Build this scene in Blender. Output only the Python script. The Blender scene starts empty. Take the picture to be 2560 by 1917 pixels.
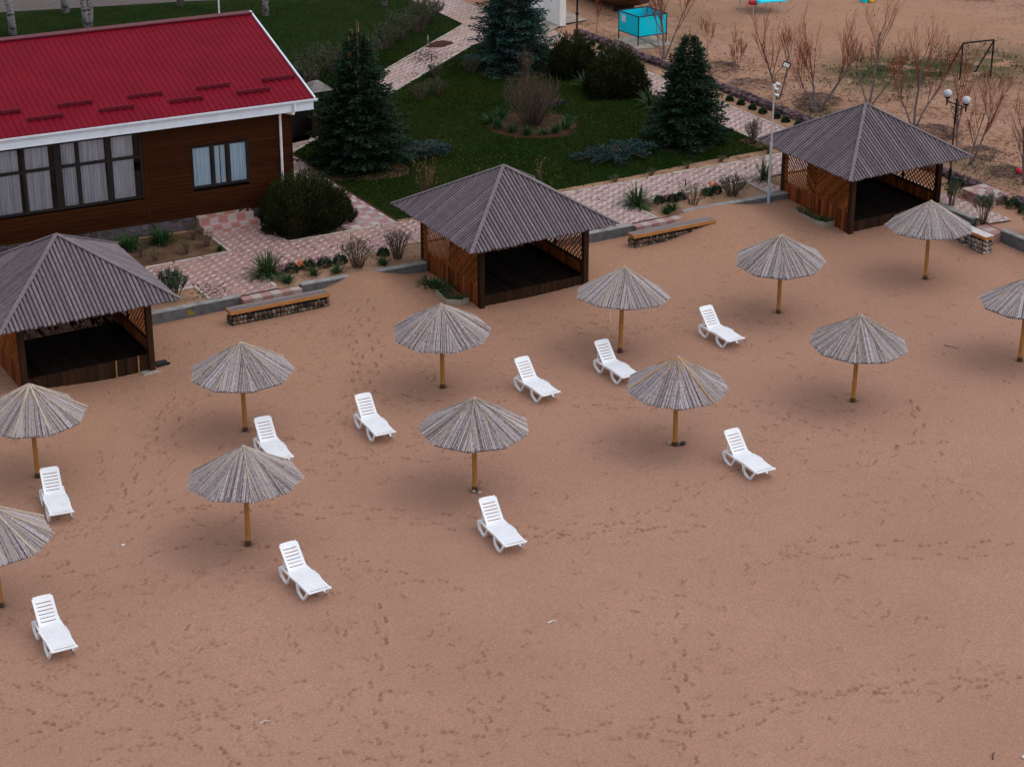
import bpy, math, random
import numpy as np
from mathutils import Vector, Matrix
R = math.radians
sc = bpy.context.scene
C = sc.collection
rng = np.random.default_rng(7)
random.seed(11)

# ---------------------------------------------------------------- materials
MATS = {}
def mk(name, col, col2=None, rough=.8, scale=6.0, var=.35, attr=.0, bump=0.0, bscale=40.0, spec=.12, metal=0.0, stretch=(1,1,1), detail=4):
    """principled material: colour mottled by noise, varied per face by the 'rnd' attribute, bumped by noise"""
    m = bpy.data.materials.new(name); m.use_nodes = True
    nt = m.node_tree; N = nt.nodes; L = nt.links; N.clear()
    out = N.new('ShaderNodeOutputMaterial'); p = N.new('ShaderNodeBsdfPrincipled')
    L.new(p.outputs[0], out.inputs[0])
    p.inputs['Roughness'].default_value = rough
    p.inputs['Specular IOR Level'].default_value = spec
    p.inputs['Metallic'].default_value = metal
    tc = N.new('ShaderNodeTexCoord'); mp = N.new('ShaderNodeMapping'); mp.inputs['Scale'].default_value = stretch
    L.new(tc.outputs['Object'], mp.inputs[0])
    n = N.new('ShaderNodeTexNoise'); n.inputs['Scale'].default_value = scale; n.inputs['Detail'].default_value = detail
    L.new(mp.outputs[0], n.inputs['Vector'])
    if col2 is None: col2 = tuple(c*(1-var) for c in col)
    mx = N.new('ShaderNodeMix'); mx.data_type = 'RGBA'
    mx.inputs['A'].default_value = (*col, 1); mx.inputs['B'].default_value = (*col2, 1)
    rp = N.new('ShaderNodeMapRange'); rp.inputs[1].default_value = .3; rp.inputs[2].default_value = .7
    L.new(n.outputs[0], rp.inputs[0]); L.new(rp.outputs[0], mx.inputs['Factor'])
    res = mx.outputs['Result']
    if attr > 0:
        a = N.new('ShaderNodeAttribute'); a.attribute_name = 'rnd'
        r2 = N.new('ShaderNodeMapRange'); r2.inputs[3].default_value = 1-attr; r2.inputs[4].default_value = 1+attr*.8
        L.new(a.outputs['Fac'], r2.inputs[0])
        h = N.new('ShaderNodeHueSaturation'); L.new(r2.outputs[0], h.inputs['Value']); L.new(res, h.inputs['Color'])
        res = h.outputs[0]
    L.new(res, p.inputs['Base Color'])
    if bump > 0:
        nb = N.new('ShaderNodeTexNoise'); nb.inputs['Scale'].default_value = bscale; nb.inputs['Detail'].default_value = 5
        L.new(mp.outputs[0], nb.inputs['Vector'])
        b = N.new('ShaderNodeBump'); b.inputs['Strength'].default_value = bump; b.inputs['Distance'].default_value = .02
        L.new(nb.outputs[0], b.inputs['Height']); L.new(b.outputs[0], p.inputs['Normal'])
    MATS[name] = m
    return m

def nodes(name, rough=.85, spec=.2):
    m = bpy.data.materials.new(name); m.use_nodes = True
    nt = m.node_tree; nt.nodes.clear()
    out = nt.nodes.new('ShaderNodeOutputMaterial'); p = nt.nodes.new('ShaderNodeBsdfPrincipled')
    nt.links.new(p.outputs[0], out.inputs[0])
    p.inputs['Roughness'].default_value = rough; p.inputs['Specular IOR Level'].default_value = spec
    return m, nt, p
def nmath(nt, op, a, b=None, c=None):
    n = nt.nodes.new('ShaderNodeMath'); n.operation = op
    for i, v in enumerate((a, b, c)):
        if v is None: continue
        if isinstance(v, (int, float)): n.inputs[i].default_value = v
        else: nt.links.new(v, n.inputs[i])
    return n.outputs[0]
def nnoise(nt, vec, scale, detail=4, rough=.5, lo=None, hi=None):
    n = nt.nodes.new('ShaderNodeTexNoise'); n.inputs['Scale'].default_value = scale; n.inputs['Detail'].default_value = detail
    n.inputs['Roughness'].default_value = rough
    nt.links.new(vec, n.inputs['Vector'])
    if lo is None: return n.outputs[0]
    r = nt.nodes.new('ShaderNodeMapRange'); r.interpolation_type = 'SMOOTHSTEP'
    r.inputs[1].default_value = lo; r.inputs[2].default_value = hi
    nt.links.new(n.outputs[0], r.inputs[0]); return r.outputs[0]
def nmix(nt, f, a, b):
    n = nt.nodes.new('ShaderNodeMix'); n.data_type = 'RGBA'
    for k, v in (('Factor', f), ('A', a), ('B', b)):
        if isinstance(v, (int, float)): n.inputs[k].default_value = v
        elif isinstance(v, tuple): n.inputs[k].default_value = (*v, 1)
        else: nt.links.new(v, n.inputs[k])
    return n.outputs['Result']
def nbump(nt, p, h, strength, dist=.02):
    b = nt.nodes.new('ShaderNodeBump'); b.inputs['Strength'].default_value = strength; b.inputs['Distance'].default_value = dist
    nt.links.new(h, b.inputs['Height']); nt.links.new(b.outputs[0], p.inputs['Normal'])

# ---------------------------------------------------------------- object helpers
def tag(o, label=None, cat=None, group=None, kind=None):
    if label: o['label'] = label
    if cat: o['category'] = cat
    if group: o['group'] = group
    if kind: o['kind'] = kind
    return o
def thing(name, label, cat, loc=(0,0,0), rz=0.0, group=None):
    o = bpy.data.objects.new(name, None); C.objects.link(o)
    o.empty_display_size = .3
    o.location = loc; o.rotation_euler = (0, 0, rz)
    return tag(o, label, cat, group)
def copy_tree(o, parent=None):
    c = o.copy(); C.objects.link(c)
    if parent: c.parent = parent
    for ch in list(o.children): copy_tree(ch, c)
    return c

class MB:
    """collects boxes, bars, tubes and faces, and links them as one mesh object"""
    def __init__(s): s.v = []; s.f = []; s.r = []
    def face(s, pts, r=None):
        i = len(s.v); s.v += [tuple(p) for p in pts]; s.f.append(tuple(range(i, i+len(pts)))); s.r.append(random.random() if r is None else r)
    def add(s, vs, fs, r=None):
        i = len(s.v); r = random.random() if r is None else r
        s.v += [tuple(p) for p in vs]
        for f in fs: s.f.append(tuple(i+k for k in f)); s.r.append(r)
    BF = ((0,3,2,1),(4,5,6,7),(0,1,5,4),(1,2,6,5),(2,3,7,6),(3,0,4,7))
    def box(s, x0, x1, y0, y1, z0, z1, r=None):
        s.add([(x0,y0,z0),(x1,y0,z0),(x1,y1,z0),(x0,y1,z0),(x0,y0,z1),(x1,y0,z1),(x1,y1,z1),(x0,y1,z1)], s.BF, r)
    def bbox(s, x0, x1, y0, y1, z0, z1, b=.008, r=None):
        """box with chamfered top edges"""
        s.add([(x0,y0,z0),(x1,y0,z0),(x1,y1,z0),(x0,y1,z0),(x0,y0,z1-b),(x1,y0,z1-b),(x1,y1,z1-b),(x0,y1,z1-b),
               (x0+b,y0+b,z1),(x1-b,y0+b,z1),(x1-b,y1-b,z1),(x0+b,y1-b,z1)],
              ((0,3,2,1),(0,1,5,4),(1,2,6,5),(2,3,7,6),(3,0,4,7),(4,5,9,8),(5,6,10,9),(6,7,11,10),(7,4,8,11),(8,9,10,11)), r)
    def bar(s, p0, p1, w, h, up=(0,0,1), r=None):
        p0 = Vector(p0); p1 = Vector(p1); d = (p1-p0).normalized(); up = Vector(up)
        if abs(d.dot(up)) > .98: up = Vector((1,0,0))
        a = d.cross(up).normalized(); b = a.cross(d).normalized()
        q = [(-1,-1),(1,-1),(1,1),(-1,1)]
        s.add([p0+a*w/2*i+b*h/2*j for i,j in q]+[p1+a*w/2*i+b*h/2*j for i,j in q], s.BF, r)
    def tube(s, path, rad, n=8, cap=True, r=None):
        r = random.random() if r is None else r
        P = [Vector(p) for p in path]; k = len(P)
        if isinstance(rad, (int,float)): rad = [rad]*k
        base = len(s.v); up = Vector((.3,.2,.93)).normalized()
        for i in range(k):
            d = (P[min(i+1,k-1)]-P[max(i-1,0)])
            d = d.normalized() if d.length > 1e-9 else Vector((0,0,1))
            a = d.cross(up)
            if a.length < .05: a = d.cross(Vector((1,0,0)))
            a.normalize(); b = a.cross(d)
            for j in range(n):
                t = 2*math.pi*j/n; s.v.append(tuple(P[i]+(a*math.cos(t)+b*math.sin(t))*rad[i]))
        for i in range(k-1):
            for j in range(n):
                s.f.append((base+i*n+j, base+i*n+(j+1)%n, base+(i+1)*n+(j+1)%n, base+(i+1)*n+j)); s.r.append(r)
        if cap:
            s.f.append(tuple(base+j for j in range(n))[::-1]); s.r.append(r)
            s.f.append(tuple(base+(k-1)*n+j for j in range(n))); s.r.append(r)
    def lathe(s, prof, n=16, c=(0,0,0), r=None):
        """prof: list of (radius, z)"""
        r = random.random() if r is None else r
        base = len(s.v)
        for rr, z in prof:
            for j in range(n):
                t = 2*math.pi*j/n; s.v.append((c[0]+rr*math.cos(t), c[1]+rr*math.sin(t), c[2]+z))
        for i in range(len(prof)-1):
            for j in range(n):
                s.f.append((base+i*n+j, base+i*n+(j+1)%n, base+(i+1)*n+(j+1)%n, base+(i+1)*n+j)); s.r.append(r)
        s.f.append(tuple(base+j for j in range(n))[::-1]); s.r.append(r)
        s.f.append(tuple(base+(len(prof)-1)*n+j for j in range(n))); s.r.append(r)
    def rock(s, c, rx, ry, rz, r=None, seed=0):
        """irregular stone"""
        q = random.Random(seed*131+int(abs(c[0])*917)+int(abs(c[1])*311)+int(abs(c[2])*733))
        ring = 7; prof = [(-.95,.35),(-.5,.85),(.1,1.0),(.6,.8),(.95,.38)]
        ang0 = q.random()*6; vs = []
        for z, rr in prof:
            for j in range(ring):
                t = ang0+2*math.pi*j/ring; k = rr*q.uniform(.82,1.15)
                vs.append((c[0]+rx*k*math.cos(t), c[1]+ry*k*math.sin(t), c[2]+rz*z*q.uniform(.85,1.1)))
        fs = [tuple(range(ring))[::-1], tuple(range(4*ring,5*ring))]
        for i in range(4):
            for j in range(ring): fs.append((i*ring+j, i*ring+(j+1)%ring, (i+1)*ring+(j+1)%ring, (i+1)*ring+j))
        s.add(vs, fs, q.random() if r is None else r)
    def build(s, name, m, parent=None, smooth=False, loc=None):
        me = bpy.data.meshes.new(name); me.from_pydata(s.v, [], s.f)
        at = me.attributes.new('rnd', 'FLOAT', 'FACE'); at.data.foreach_set('value', np.array(s.r, dtype=np.float32))
        me.materials.append(m if not isinstance(m, str) else MATS[m])
        if smooth: me.polygons.foreach_set('use_smooth', [True]*len(me.polygons))
        me.validate(); me.update()
        o = bpy.data.objects.new(name, me); C.objects.link(o)
        if parent: o.parent = parent
        if loc: o.location = loc
        return o
def npmesh(name, V, F, m, parent=None, rnd=None, smooth=False):
    """mesh from numpy arrays: V (n,3), F (m,k)"""
    V = np.asarray(V, dtype=np.float32); F = np.asarray(F, dtype=np.int32); k = F.shape[1]
    me = bpy.data.meshes.new(name)
    me.vertices.add(len(V)); me.vertices.foreach_set('co', V.ravel())
    me.loops.add(F.size); me.loops.foreach_set('vertex_index', F.ravel())
    me.polygons.add(len(F)); me.polygons.foreach_set('loop_start', np.arange(0, F.size, k, dtype=np.int32))
    me.polygons.foreach_set('loop_total', np.full(len(F), k, dtype=np.int32))
    if smooth: me.polygons.foreach_set('use_smooth', np.ones(len(F), dtype=bool))
    me.update(calc_edges=True)
    if rnd is not None:
        at = me.attributes.new('rnd', 'FLOAT', 'FACE'); at.data.foreach_set('value', np.asarray(rnd, dtype=np.float32))
    me.materials.append(m if not isinstance(m, str) else MATS[m])
    o = bpy.data.objects.new(name, me); C.objects.link(o)
    if parent: o.parent = parent
    return o
def blades(P, D, Ln, Wd, g=None):
    """leaf-like quads (kite shaped) at P along D; returns V, F"""
    g = g or rng
    P = np.asarray(P); D = np.asarray(D); n = len(P)
    D = D/np.maximum(np.linalg.norm(D, axis=1, keepdims=True), 1e-6)
    q = g.normal(size=(n,3)); A = np.cross(D, q); A /= np.maximum(np.linalg.norm(A, axis=1, keepdims=True), 1e-6)
    Ln = np.broadcast_to(Ln, n)[:,None]; Wd = np.broadcast_to(Wd, n)[:,None]
    V = np.stack([P, P+D*Ln*.45+A*Wd/2, P+D*Ln, P+D*Ln*.45-A*Wd/2], axis=1).reshape(-1,3)
    F = np.arange(4*n).reshape(n,4)
    return V, F

# ---------------------------------------------------------------- camera, light
cam = bpy.data.cameras.new('camera'); co = bpy.data.objects.new('camera', cam); C.objects.link(co)
co.location = (-27, -48, 22.628); co.rotation_euler = (R(90-24.105), R(0), R(-30))
cam.sensor_width = 36; cam.lens = 36*5177/2560; cam.clip_end = 3000; cam.clip_start = 1
sc.camera = co
world = bpy.data.worlds.new('World'); sc.world = world; world.use_nodes = True
wn = world.node_tree.nodes; wl = world.node_tree.links
bg = wn.get('Background') or wn.new('ShaderNodeBackground')
sky = wn.new('ShaderNodeTexSky'); sky.sky_type = 'NISHITA'; sky.sun_disc = False
SUN_EL, SUN_ROT = R(60), R(118)
sky.sun_elevation = SUN_EL; sky.sun_rotation = SUN_ROT
sky.air_density = 1.0; sky.dust_density = 1.5; sky.ozone_density = 1.0
hs = wn.new('ShaderNodeHueSaturation'); hs.inputs['Saturation'].default_value = .38
wl.new(sky.outputs[0], hs.inputs['Color']); wl.new(hs.outputs[0], bg.inputs[0]); bg.inputs[1].default_value = .15
sun = bpy.data.lights.new('sun', 'SUN'); sun.energy = .5; sun.angle = R(130); sun.color = (1, .97, .93)
so = bpy.data.objects.new('sun', sun); C.objects.link(so)
# nishita: rotation 0 has the sun on +Y, turning clockwise seen from above
sd = Vector((math.sin(SUN_ROT)*math.cos(SUN_EL), math.cos(SUN_ROT)*math.cos(SUN_EL), math.sin(SUN_EL)))
so.rotation_euler = sd.to_track_quat('Z', 'Y').to_euler(); so.location = (0, 0, 60)
sc.view_settings.view_transform = 'Standard'; sc.view_settings.look = 'None'
sc.view_settings.exposure = .68; sc.view_settings.gamma = 1

# ---------------------------------------------------------------- material library
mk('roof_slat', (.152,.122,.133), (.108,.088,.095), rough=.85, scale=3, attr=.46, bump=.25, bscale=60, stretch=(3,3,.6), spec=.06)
mk('hip_board', (.185,.152,.160), (.125,.102,.108), rough=.8, scale=8)
mk('dark_wood', (.040,.019,.010), (.020,.010,.006), rough=.75, scale=9, attr=.3, stretch=(1,1,.15), bump=.2, spec=.05)
mk('board_wood', (.21,.056,.016), (.085,.023,.008), rough=.7, scale=5, attr=.55, stretch=(3,3,.3), bump=.15, spec=.05)
mk('lath_wood', (.34,.108,.028), (.19,.058,.016), rough=.7, scale=9, attr=.4, spec=.05)
mk('soil_dark', (.070,.036,.020), (.035,.020,.012), rough=.95, scale=3, bump=.8, bscale=9, detail=8, spec=.03)
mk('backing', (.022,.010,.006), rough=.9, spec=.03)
mk('floor_wood', (.014,.009,.007), (.009,.006,.005), rough=.85, scale=4, attr=.4, spec=.02)  # nearly black: the shade inside the gazebo is put into the floor colour
mk('light_stick', (.28,.15,.055), rough=.7, scale=9)
mk('footing', (.36,.31,.27), rough=.9, scale=12)
mk('reed_end', (.56,.46,.38), (.36,.27,.2), rough=.75, scale=10, attr=.35)
mk('reed_tan', (.43,.345,.265), (.28,.22,.175), rough=.75, scale=12, attr=.4)
mk('wire', (.40,.375,.40), rough=.7)
mk('pole_wood', (.40,.19,.05), (.24,.10,.03), rough=.6, scale=6, stretch=(4,4,.35), bump=.2, bscale=20)
mk('pole_dark', (.09,.05,.025), rough=.8)
mk('plastic', (.76,.77,.80), (.69,.685,.69), rough=.42, scale=3.5, spec=.3)
mk('siding', (.043,.0125,.0035), (.028,.008,.0026), rough=.6, scale=2.2, attr=.22, stretch=(.6,1,6), spec=.04)
mk('red_metal', (.168,.0046,.0145), (.140,.004,.012), rough=.6, scale=.9, spec=.04, attr=.1)
mk('dark_red_metal', (.115,.008,.017), rough=.5)
mk('white_metal', (.66,.70,.76), (.58,.62,.68), rough=.45, scale=3)
mk('pipe_white', (.72,.70,.68), (.6,.56,.52), rough=.5, scale=5)
mk('dark_frame', (.022,.017,.016), rough=.5)
mk('curtain', (.74,.70,.72), (.40,.365,.385), rough=.9, scale=2.2, stretch=(9,9,.25))
mk('interior', (.03,.022,.02), rough=.9)
mk('plinth_stone', (.10,.075,.085), (.05,.04,.05), rough=.75, scale=7, attr=.5)
mk('mortar', (.14,.115,.10), rough=.95, scale=20)
mk('concrete', (.30,.285,.27), (.17,.16,.155), rough=.92, scale=3.5, bump=.3, bscale=30)
mk('concrete_dark', (.13,.125,.125), (.075,.072,.075), rough=.92, scale=4, bump=.3, bscale=25)
mk('yellow_stain', (.24,.185,.03), (.15,.12,.05), rough=.9, scale=9)
mk('kerb', (.46,.40,.35), (.30,.255,.215), rough=.9, scale=4, attr=.2, bump=.2)
mk('bench_top', (.21,.165,.155), (.13,.10,.095), rough=.75, scale=7, stretch=(.3,3,3), attr=.2)
mk('bench_pale_top', (.62,.58,.55), (.46,.42,.40), rough=.75, scale=7, attr=.2)
mk('bench_edge', (.43,.19,.06), (.27,.105,.03), rough=.6, scale=4, stretch=(.5,2,5), attr=.2)
mk('bench_stone', (.19,.125,.085), (.075,.06,.052), rough=.7, scale=6, attr=.8)
mk('bench_stone_bright', (.42,.34,.28), (.15,.12,.11), rough=.7, scale=5, attr=.7)
mk('gap_dark', (.02,.016,.014), rough=.95)
mk('rubble', (.16,.10,.105), (.075,.05,.055), rough=.85, scale=7, attr=.55, bump=.4, spec=.05)
mk('soil', (.13,.075,.042), (.06,.032,.02), rough=.95, scale=2.3, bump=.8, bscale=9, detail=8)
mk('soil_sandy', (.33,.195,.12), (.16,.09,.055), rough=.95, scale=1.6, bump=.7, bscale=10, detail=9)
mk('lawn', (.006,.018,.0035), (.016,.023,.0045), rough=.95, scale=.7, bump=.4, bscale=14, detail=6, spec=.02)
mk('grass_blade', (.0080,.0325,.0048), (.040,.050,.009), rough=.8, scale=.32, attr=.35, detail=7, spec=.02)
mk('dandelion', (.40,.30,.03), rough=.8)
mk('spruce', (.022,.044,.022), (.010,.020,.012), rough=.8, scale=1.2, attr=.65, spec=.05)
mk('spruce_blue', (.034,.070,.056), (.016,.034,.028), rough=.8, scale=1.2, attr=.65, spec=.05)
mk('candle', (.30,.17,.055), rough=.8, attr=.3)
mk('juniper_dark', (.015,.022,.007), (.034,.034,.010), rough=.85, scale=1.6, attr=.65, spec=.04)
mk('juniper_blue', (.036,.068,.062), (.022,.040,.038), rough=.8, scale=3, attr=.55, spec=.05)
mk('shrub_leaf', (.075,.085,.042), (.11,.085,.045), rough=.75, scale=3, attr=.5)
mk('olive_leaf', (.085,.095,.052), (.05,.064,.034), rough=.8, scale=2, attr=.55, spec=.05)
mk('curtain_blue', (.80,.93,1.0), (.52,.62,.70), rough=.9, scale=2.2, stretch=(9,9,.25))
mk('mulch', (.075,.028,.018), (.04,.018,.012), rough=.95, scale=9, bump=.9, bscale=18)
mk('glossy_leaf', (.045,.078,.04), (.075,.095,.06), rough=.5, scale=4, attr=.5)
mk('iris_leaf', (.018,.052,.020), (.036,.078,.022), rough=.6, scale=3, attr=.45, spec=.08)
mk('yucca_leaf', (.055,.085,.026), (.028,.05,.018), rough=.55, scale=3, attr=.5)
mk('box_leaf', (.014,.036,.014), (.028,.055,.022), rough=.7, scale=8, attr=.5)
mk('dry_stem', (.125,.082,.060), (.07,.046,.036), rough=.85, scale=5, attr=.5, spec=.05)
mk('red_twig', (.25,.058,.026), (.16,.042,.024), rough=.75, scale=2, attr=.4)
mk('cane_orange', (.50,.29,.12), (.36,.20,.09), rough=.7, scale=8, attr=.3)
mk('gravel', (.125,.10,.09), (.08,.065,.06), rough=.95, scale=7, bump=.6, bscale=30, detail=8)
mk('bark', (.17,.135,.13), (.10,.078,.076), rough=.9, scale=6, bump=.5, stretch=(1,1,.4))
mk('dead_twig', (.15,.098,.09), (.08,.055,.05), rough=.9, scale=5, attr=.6)
mk('black_metal', (.012,.011,.012), rough=.5)
mk('rust_metal', (.16,.055,.02), (.07,.028,.014), rough=.7, scale=5)
mk('globe', (.44,.43,.48), rough=.25, spec=.4, var=.1)
mk('turquoise', (.0,.58,.72), (.0,.52,.66), rough=.5, scale=1.5)
mk('paper', (.62,.66,.68), (.5,.55,.6), rough=.8, scale=14)
mk('slab', (.33,.275,.225), (.22,.18,.15), rough=.95, scale=3, bump=.3)
mk('whitewash', (.78,.77,.76), (.66,.62,.57), rough=.9, scale=1.3)
mk('hull_wood', (.10,.038,.016), (.045,.018,.01), rough=.7, scale=5, attr=.4, stretch=(3,.3,3))
mk('red_paint', (.45,.02,.03), rough=.5)
mk('yellow_paint', (.75,.50,.02), rough=.5)
mk('grey_pole', (.45,.44,.44), (.34,.31,.29), rough=.5, scale=4)
mk('blue_pole', (.36,.47,.62), rough=.5)
mk('white_paint', (.8,.8,.82), rough=.45)
mk('lens_grey', (.62,.62,.60), rough=.3)
mk('pebble', (.42,.35,.29), rough=.8)
mk('pebble_dark', (.04,.045,.05), rough=.6)
mk('pale_chip', (.74,.70,.64), rough=.8)
mk('rubber', (.02,.022,.026), rough=.6)
mk('flower_red', (.5,.06,.02), (.6,.16,.03), rough=.7, scale=20, attr=.4)
mk('flower_pink', (.22,.045,.11), (.15,.03,.08), rough=.7, scale=20, attr=.4)
mk('litter', (.065,.036,.024), (.12,.07,.042), rough=.9, scale=3, attr=.6)
mk('hut_roof', (.21,.19,.18), (.14,.125,.12), rough=.85, scale=4)

def reed_mat(name, stops):
    m, nt, p = nodes(name, .8, .1); MATS[name] = m
    a = nt.nodes.new('ShaderNodeAttribute'); a.attribute_name = 'rnd'
    tc = nt.nodes.new('ShaderNodeTexCoord'); n = nnoise(nt, tc.outputs['Object'], 19, 4, .7)
    f = nmath(nt, 'ADD', nmath(nt, 'ADD', nmath(nt, 'MULTIPLY', a.outputs['Fac'], .84), .07), nmath(nt, 'MULTIPLY', nmath(nt, 'SUBTRACT', n, .5), 1.3))
    cr = nt.nodes.new('ShaderNodeValToRGB'); e = cr.color_ramp.elements
    e[0].position = stops[0][0]; e[0].color = (*stops[0][1], 1); e[1].position = stops[-1][0]; e[1].color = (*stops[-1][1], 1)
    for q_, c_ in stops[1:-1]: k = e.new(q_); k.color = (*c_, 1)
    nt.links.new(f, cr.inputs[0]); nt.links.new(cr.outputs[0], p.inputs['Base Color'])
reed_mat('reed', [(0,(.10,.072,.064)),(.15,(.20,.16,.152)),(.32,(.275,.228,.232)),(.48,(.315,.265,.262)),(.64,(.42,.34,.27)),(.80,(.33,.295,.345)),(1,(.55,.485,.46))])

# birch bark: white with dark horizontal scars
m, nt, p = nodes('birch'); MATS['birch'] = m
tc = nt.nodes.new('ShaderNodeTexCoord'); mp = nt.nodes.new('ShaderNodeMapping'); mp.inputs['Scale'].default_value = (1.2,1.2,5)
nt.links.new(tc.outputs['Object'], mp.inputs[0])
f = nnoise(nt, mp.outputs[0], 3.5, 6, .65, .5, .58)
nt.links.new(nmix(nt, f, (.24,.22,.215), (.022,.017,.016)), p.inputs['Base Color'])

# window glass: mostly clear, glossy at grazing angles
m = bpy.data.materials.new('glass'); m.use_nodes = True; nt = m.node_tree; nt.nodes.clear(); MATS['glass'] = m
out = nt.nodes.new('ShaderNodeOutputMaterial'); mix = nt.nodes.new('ShaderNodeMixShader')
tr = nt.nodes.new('ShaderNodeBsdfTransparent'); gl = nt.nodes.new('ShaderNodeBsdfGlossy'); fr = nt.nodes.new('ShaderNodeFresnel')
tr.inputs[0].default_value = (.82,.85,.88,1); gl.inputs['Roughness'].default_value = .03; fr.inputs[0].default_value = 1.5
nt.links.new(fr.outputs[0], mix.inputs[0]); nt.links.new(tr.outputs[0], mix.inputs[1]); nt.links.new(gl.outputs[0], mix.inputs[2]); nt.links.new(mix.outputs[0], out.inputs[0])

def paver_mat(name, wave, size, pink, pale, share, dirt=.5):
    """two-tone concrete pavers; wave bends the joints into the S shape of interlocking blocks"""
    m, nt, p = nodes(name, .88, .25); MATS[name] = m; L = nt.links
    tc = nt.nodes.new('ShaderNodeTexCoord'); sp = nt.nodes.new('ShaderNodeSeparateXYZ'); L.new(tc.outputs['Object'], sp.inputs[0])
    x, y = sp.outputs[0], sp.outputs[1]
    u = nmath(nt, 'DIVIDE', x, size); v = nmath(nt, 'DIVIDE', y, size*1.0)
    if wave:
        u2 = nmath(nt, 'ADD', u, nmath(nt, 'MULTIPLY', nmath(nt, 'SINE', nmath(nt, 'MULTIPLY', v, 2*math.pi)), wave))
        v2 = nmath(nt, 'ADD', v, nmath(nt, 'MULTIPLY', nmath(nt, 'SINE', nmath(nt, 'MULTIPLY', u, 2*math.pi)), wave))
        u, v = u2, v2
    i = nmath(nt, 'FLOOR', u); j = nmath(nt, 'FLOOR', v)
    fu = nmath(nt, 'FRACT', u); fv = nmath(nt, 'FRACT', v)
    if share == 2:
        par = nmath(nt, 'MODULO', nmath(nt, 'ADD', nmath(nt, 'ADD', i, j), 200), 2)
    elif share in (4, 5):      # staggered lattice of pale blocks among pink ones
        ie = nmath(nt, 'LESS_THAN', nmath(nt, 'MODULO', nmath(nt, 'ADD', i, 200), 2), .5)
        jj = nmath(nt, 'ADD', j, nmath(nt, 'FLOOR', nmath(nt, 'DIVIDE', i, 2)))
        je = nmath(nt, 'LESS_THAN', nmath(nt, 'MODULO', nmath(nt, 'ADD', jj, 400), 2), .5)
        par = nmath(nt, 'MULTIPLY', ie, je) if share == 4 else nmath(nt, 'MAXIMUM', nmath(nt, 'MULTIPLY', ie, je), nmath(nt, 'MULTIPLY', nmath(nt, 'SUBTRACT', 1, ie), nmath(nt, 'SUBTRACT', 1, je)))
    else:
        par = nmath(nt, 'LESS_THAN', nmath(nt, 'MODULO', nmath(nt, 'ADD', nmath(nt, 'ADD', i, nmath(nt, 'MULTIPLY', j, 2)), 600), share), .5)
    cv = nt.nodes.new('ShaderNodeCombineXYZ'); L.new(i, cv.inputs[0]); L.new(j, cv.inputs[1])
    wnz = nt.nodes.new('ShaderNodeTexWhiteNoise'); wnz.noise_dimensions = '3D'; L.new(cv.outputs[0], wnz.inputs['Vector'])
    col = nmix(nt, par, pink, pale)
    hv = nt.nodes.new('ShaderNodeHueSaturation'); L.new(col, hv.inputs['Color'])
    mr = nt.nodes.new('ShaderNodeMapRange'); mr.inputs[3].default_value = .78; mr.inputs[4].default_value = 1.18
    L.new(wnz.outputs['Value'], mr.inputs[0]); L.new(mr.outputs[0], hv.inputs['Value'])
    # joints
    e = nmath(nt, 'MINIMUM', nmath(nt, 'MINIMUM', fu, nmath(nt, 'SUBTRACT', 1, fu)), nmath(nt, 'MINIMUM', fv, nmath(nt, 'SUBTRACT', 1, fv)))
    jn = nmath(nt, 'LESS_THAN', e, .045)
    col = nmix(nt, nmath(nt, 'MULTIPLY', jn, .6), hv.outputs[0], (.17,.11,.09))
    d = nnoise(nt, tc.outputs['Object'], .9, 7, .6, .5, .72)
    col = nmix(nt, nmath(nt, 'MULTIPLY', d, dirt), col, (.33,.21,.14))
    d2 = nnoise(nt, tc.outputs['Object'], 25, 3, .6, .35, .75)
    col = nmix(nt, nmath(nt, 'MULTIPLY', d2, .25), col, (.16,.10,.085))
    L.new(col, p.inputs['Base Color'])
    h = nmath(nt, 'SUBTRACT', nmath(nt, 'MULTIPLY', wnz.outputs['Value'], .4), jn)
    nbump(nt, p, h, .5, .01)
    return m
paver_mat('paver', .2, .145, (.30,.165,.150), (.40,.315,.295), 4, .5)
paver_mat('paver_half', .2, .16, (.32,.19,.172), (.41,.33,.305), 5, .5)
paver_mat('paver_diag', .2, .16, (.34,.215,.19), (.41,.325,.29), 5, .75)
paver_mat('checker', 0, .33, (.315,.165,.155), (.375,.305,.295), 2, .3)
m, nt, p = nodes('step_tile', .7, .3); MATS['step_tile'] = m
tc = nt.nodes.new('ShaderNodeTexCoord'); ck = nt.nodes.new('ShaderNodeTexChecker')
mp = nt.nodes.new('ShaderNodeMapping'); mp.inputs['Location'].default_value = (.013,.017,.011); nt.links.new(tc.outputs['Object'], mp.inputs[0]); nt.links.new(mp.outputs[0], ck.inputs['Vector'])
ck.inputs['Scale'].default_value = 3.4; ck.inputs['Color1'].default_value = (.34,.14,.125,1); ck.inputs['Color2'].default_value = (.38,.30,.275,1)
f = nnoise(nt, tc.outputs['Object'], 12, 5, .6, .35, .8)
nt.links.new(nmix(nt, nmath(nt, 'MULTIPLY', f, .45), ck.outputs[0], (.26,.18,.14)), p.inputs['Base Color'])
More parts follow.
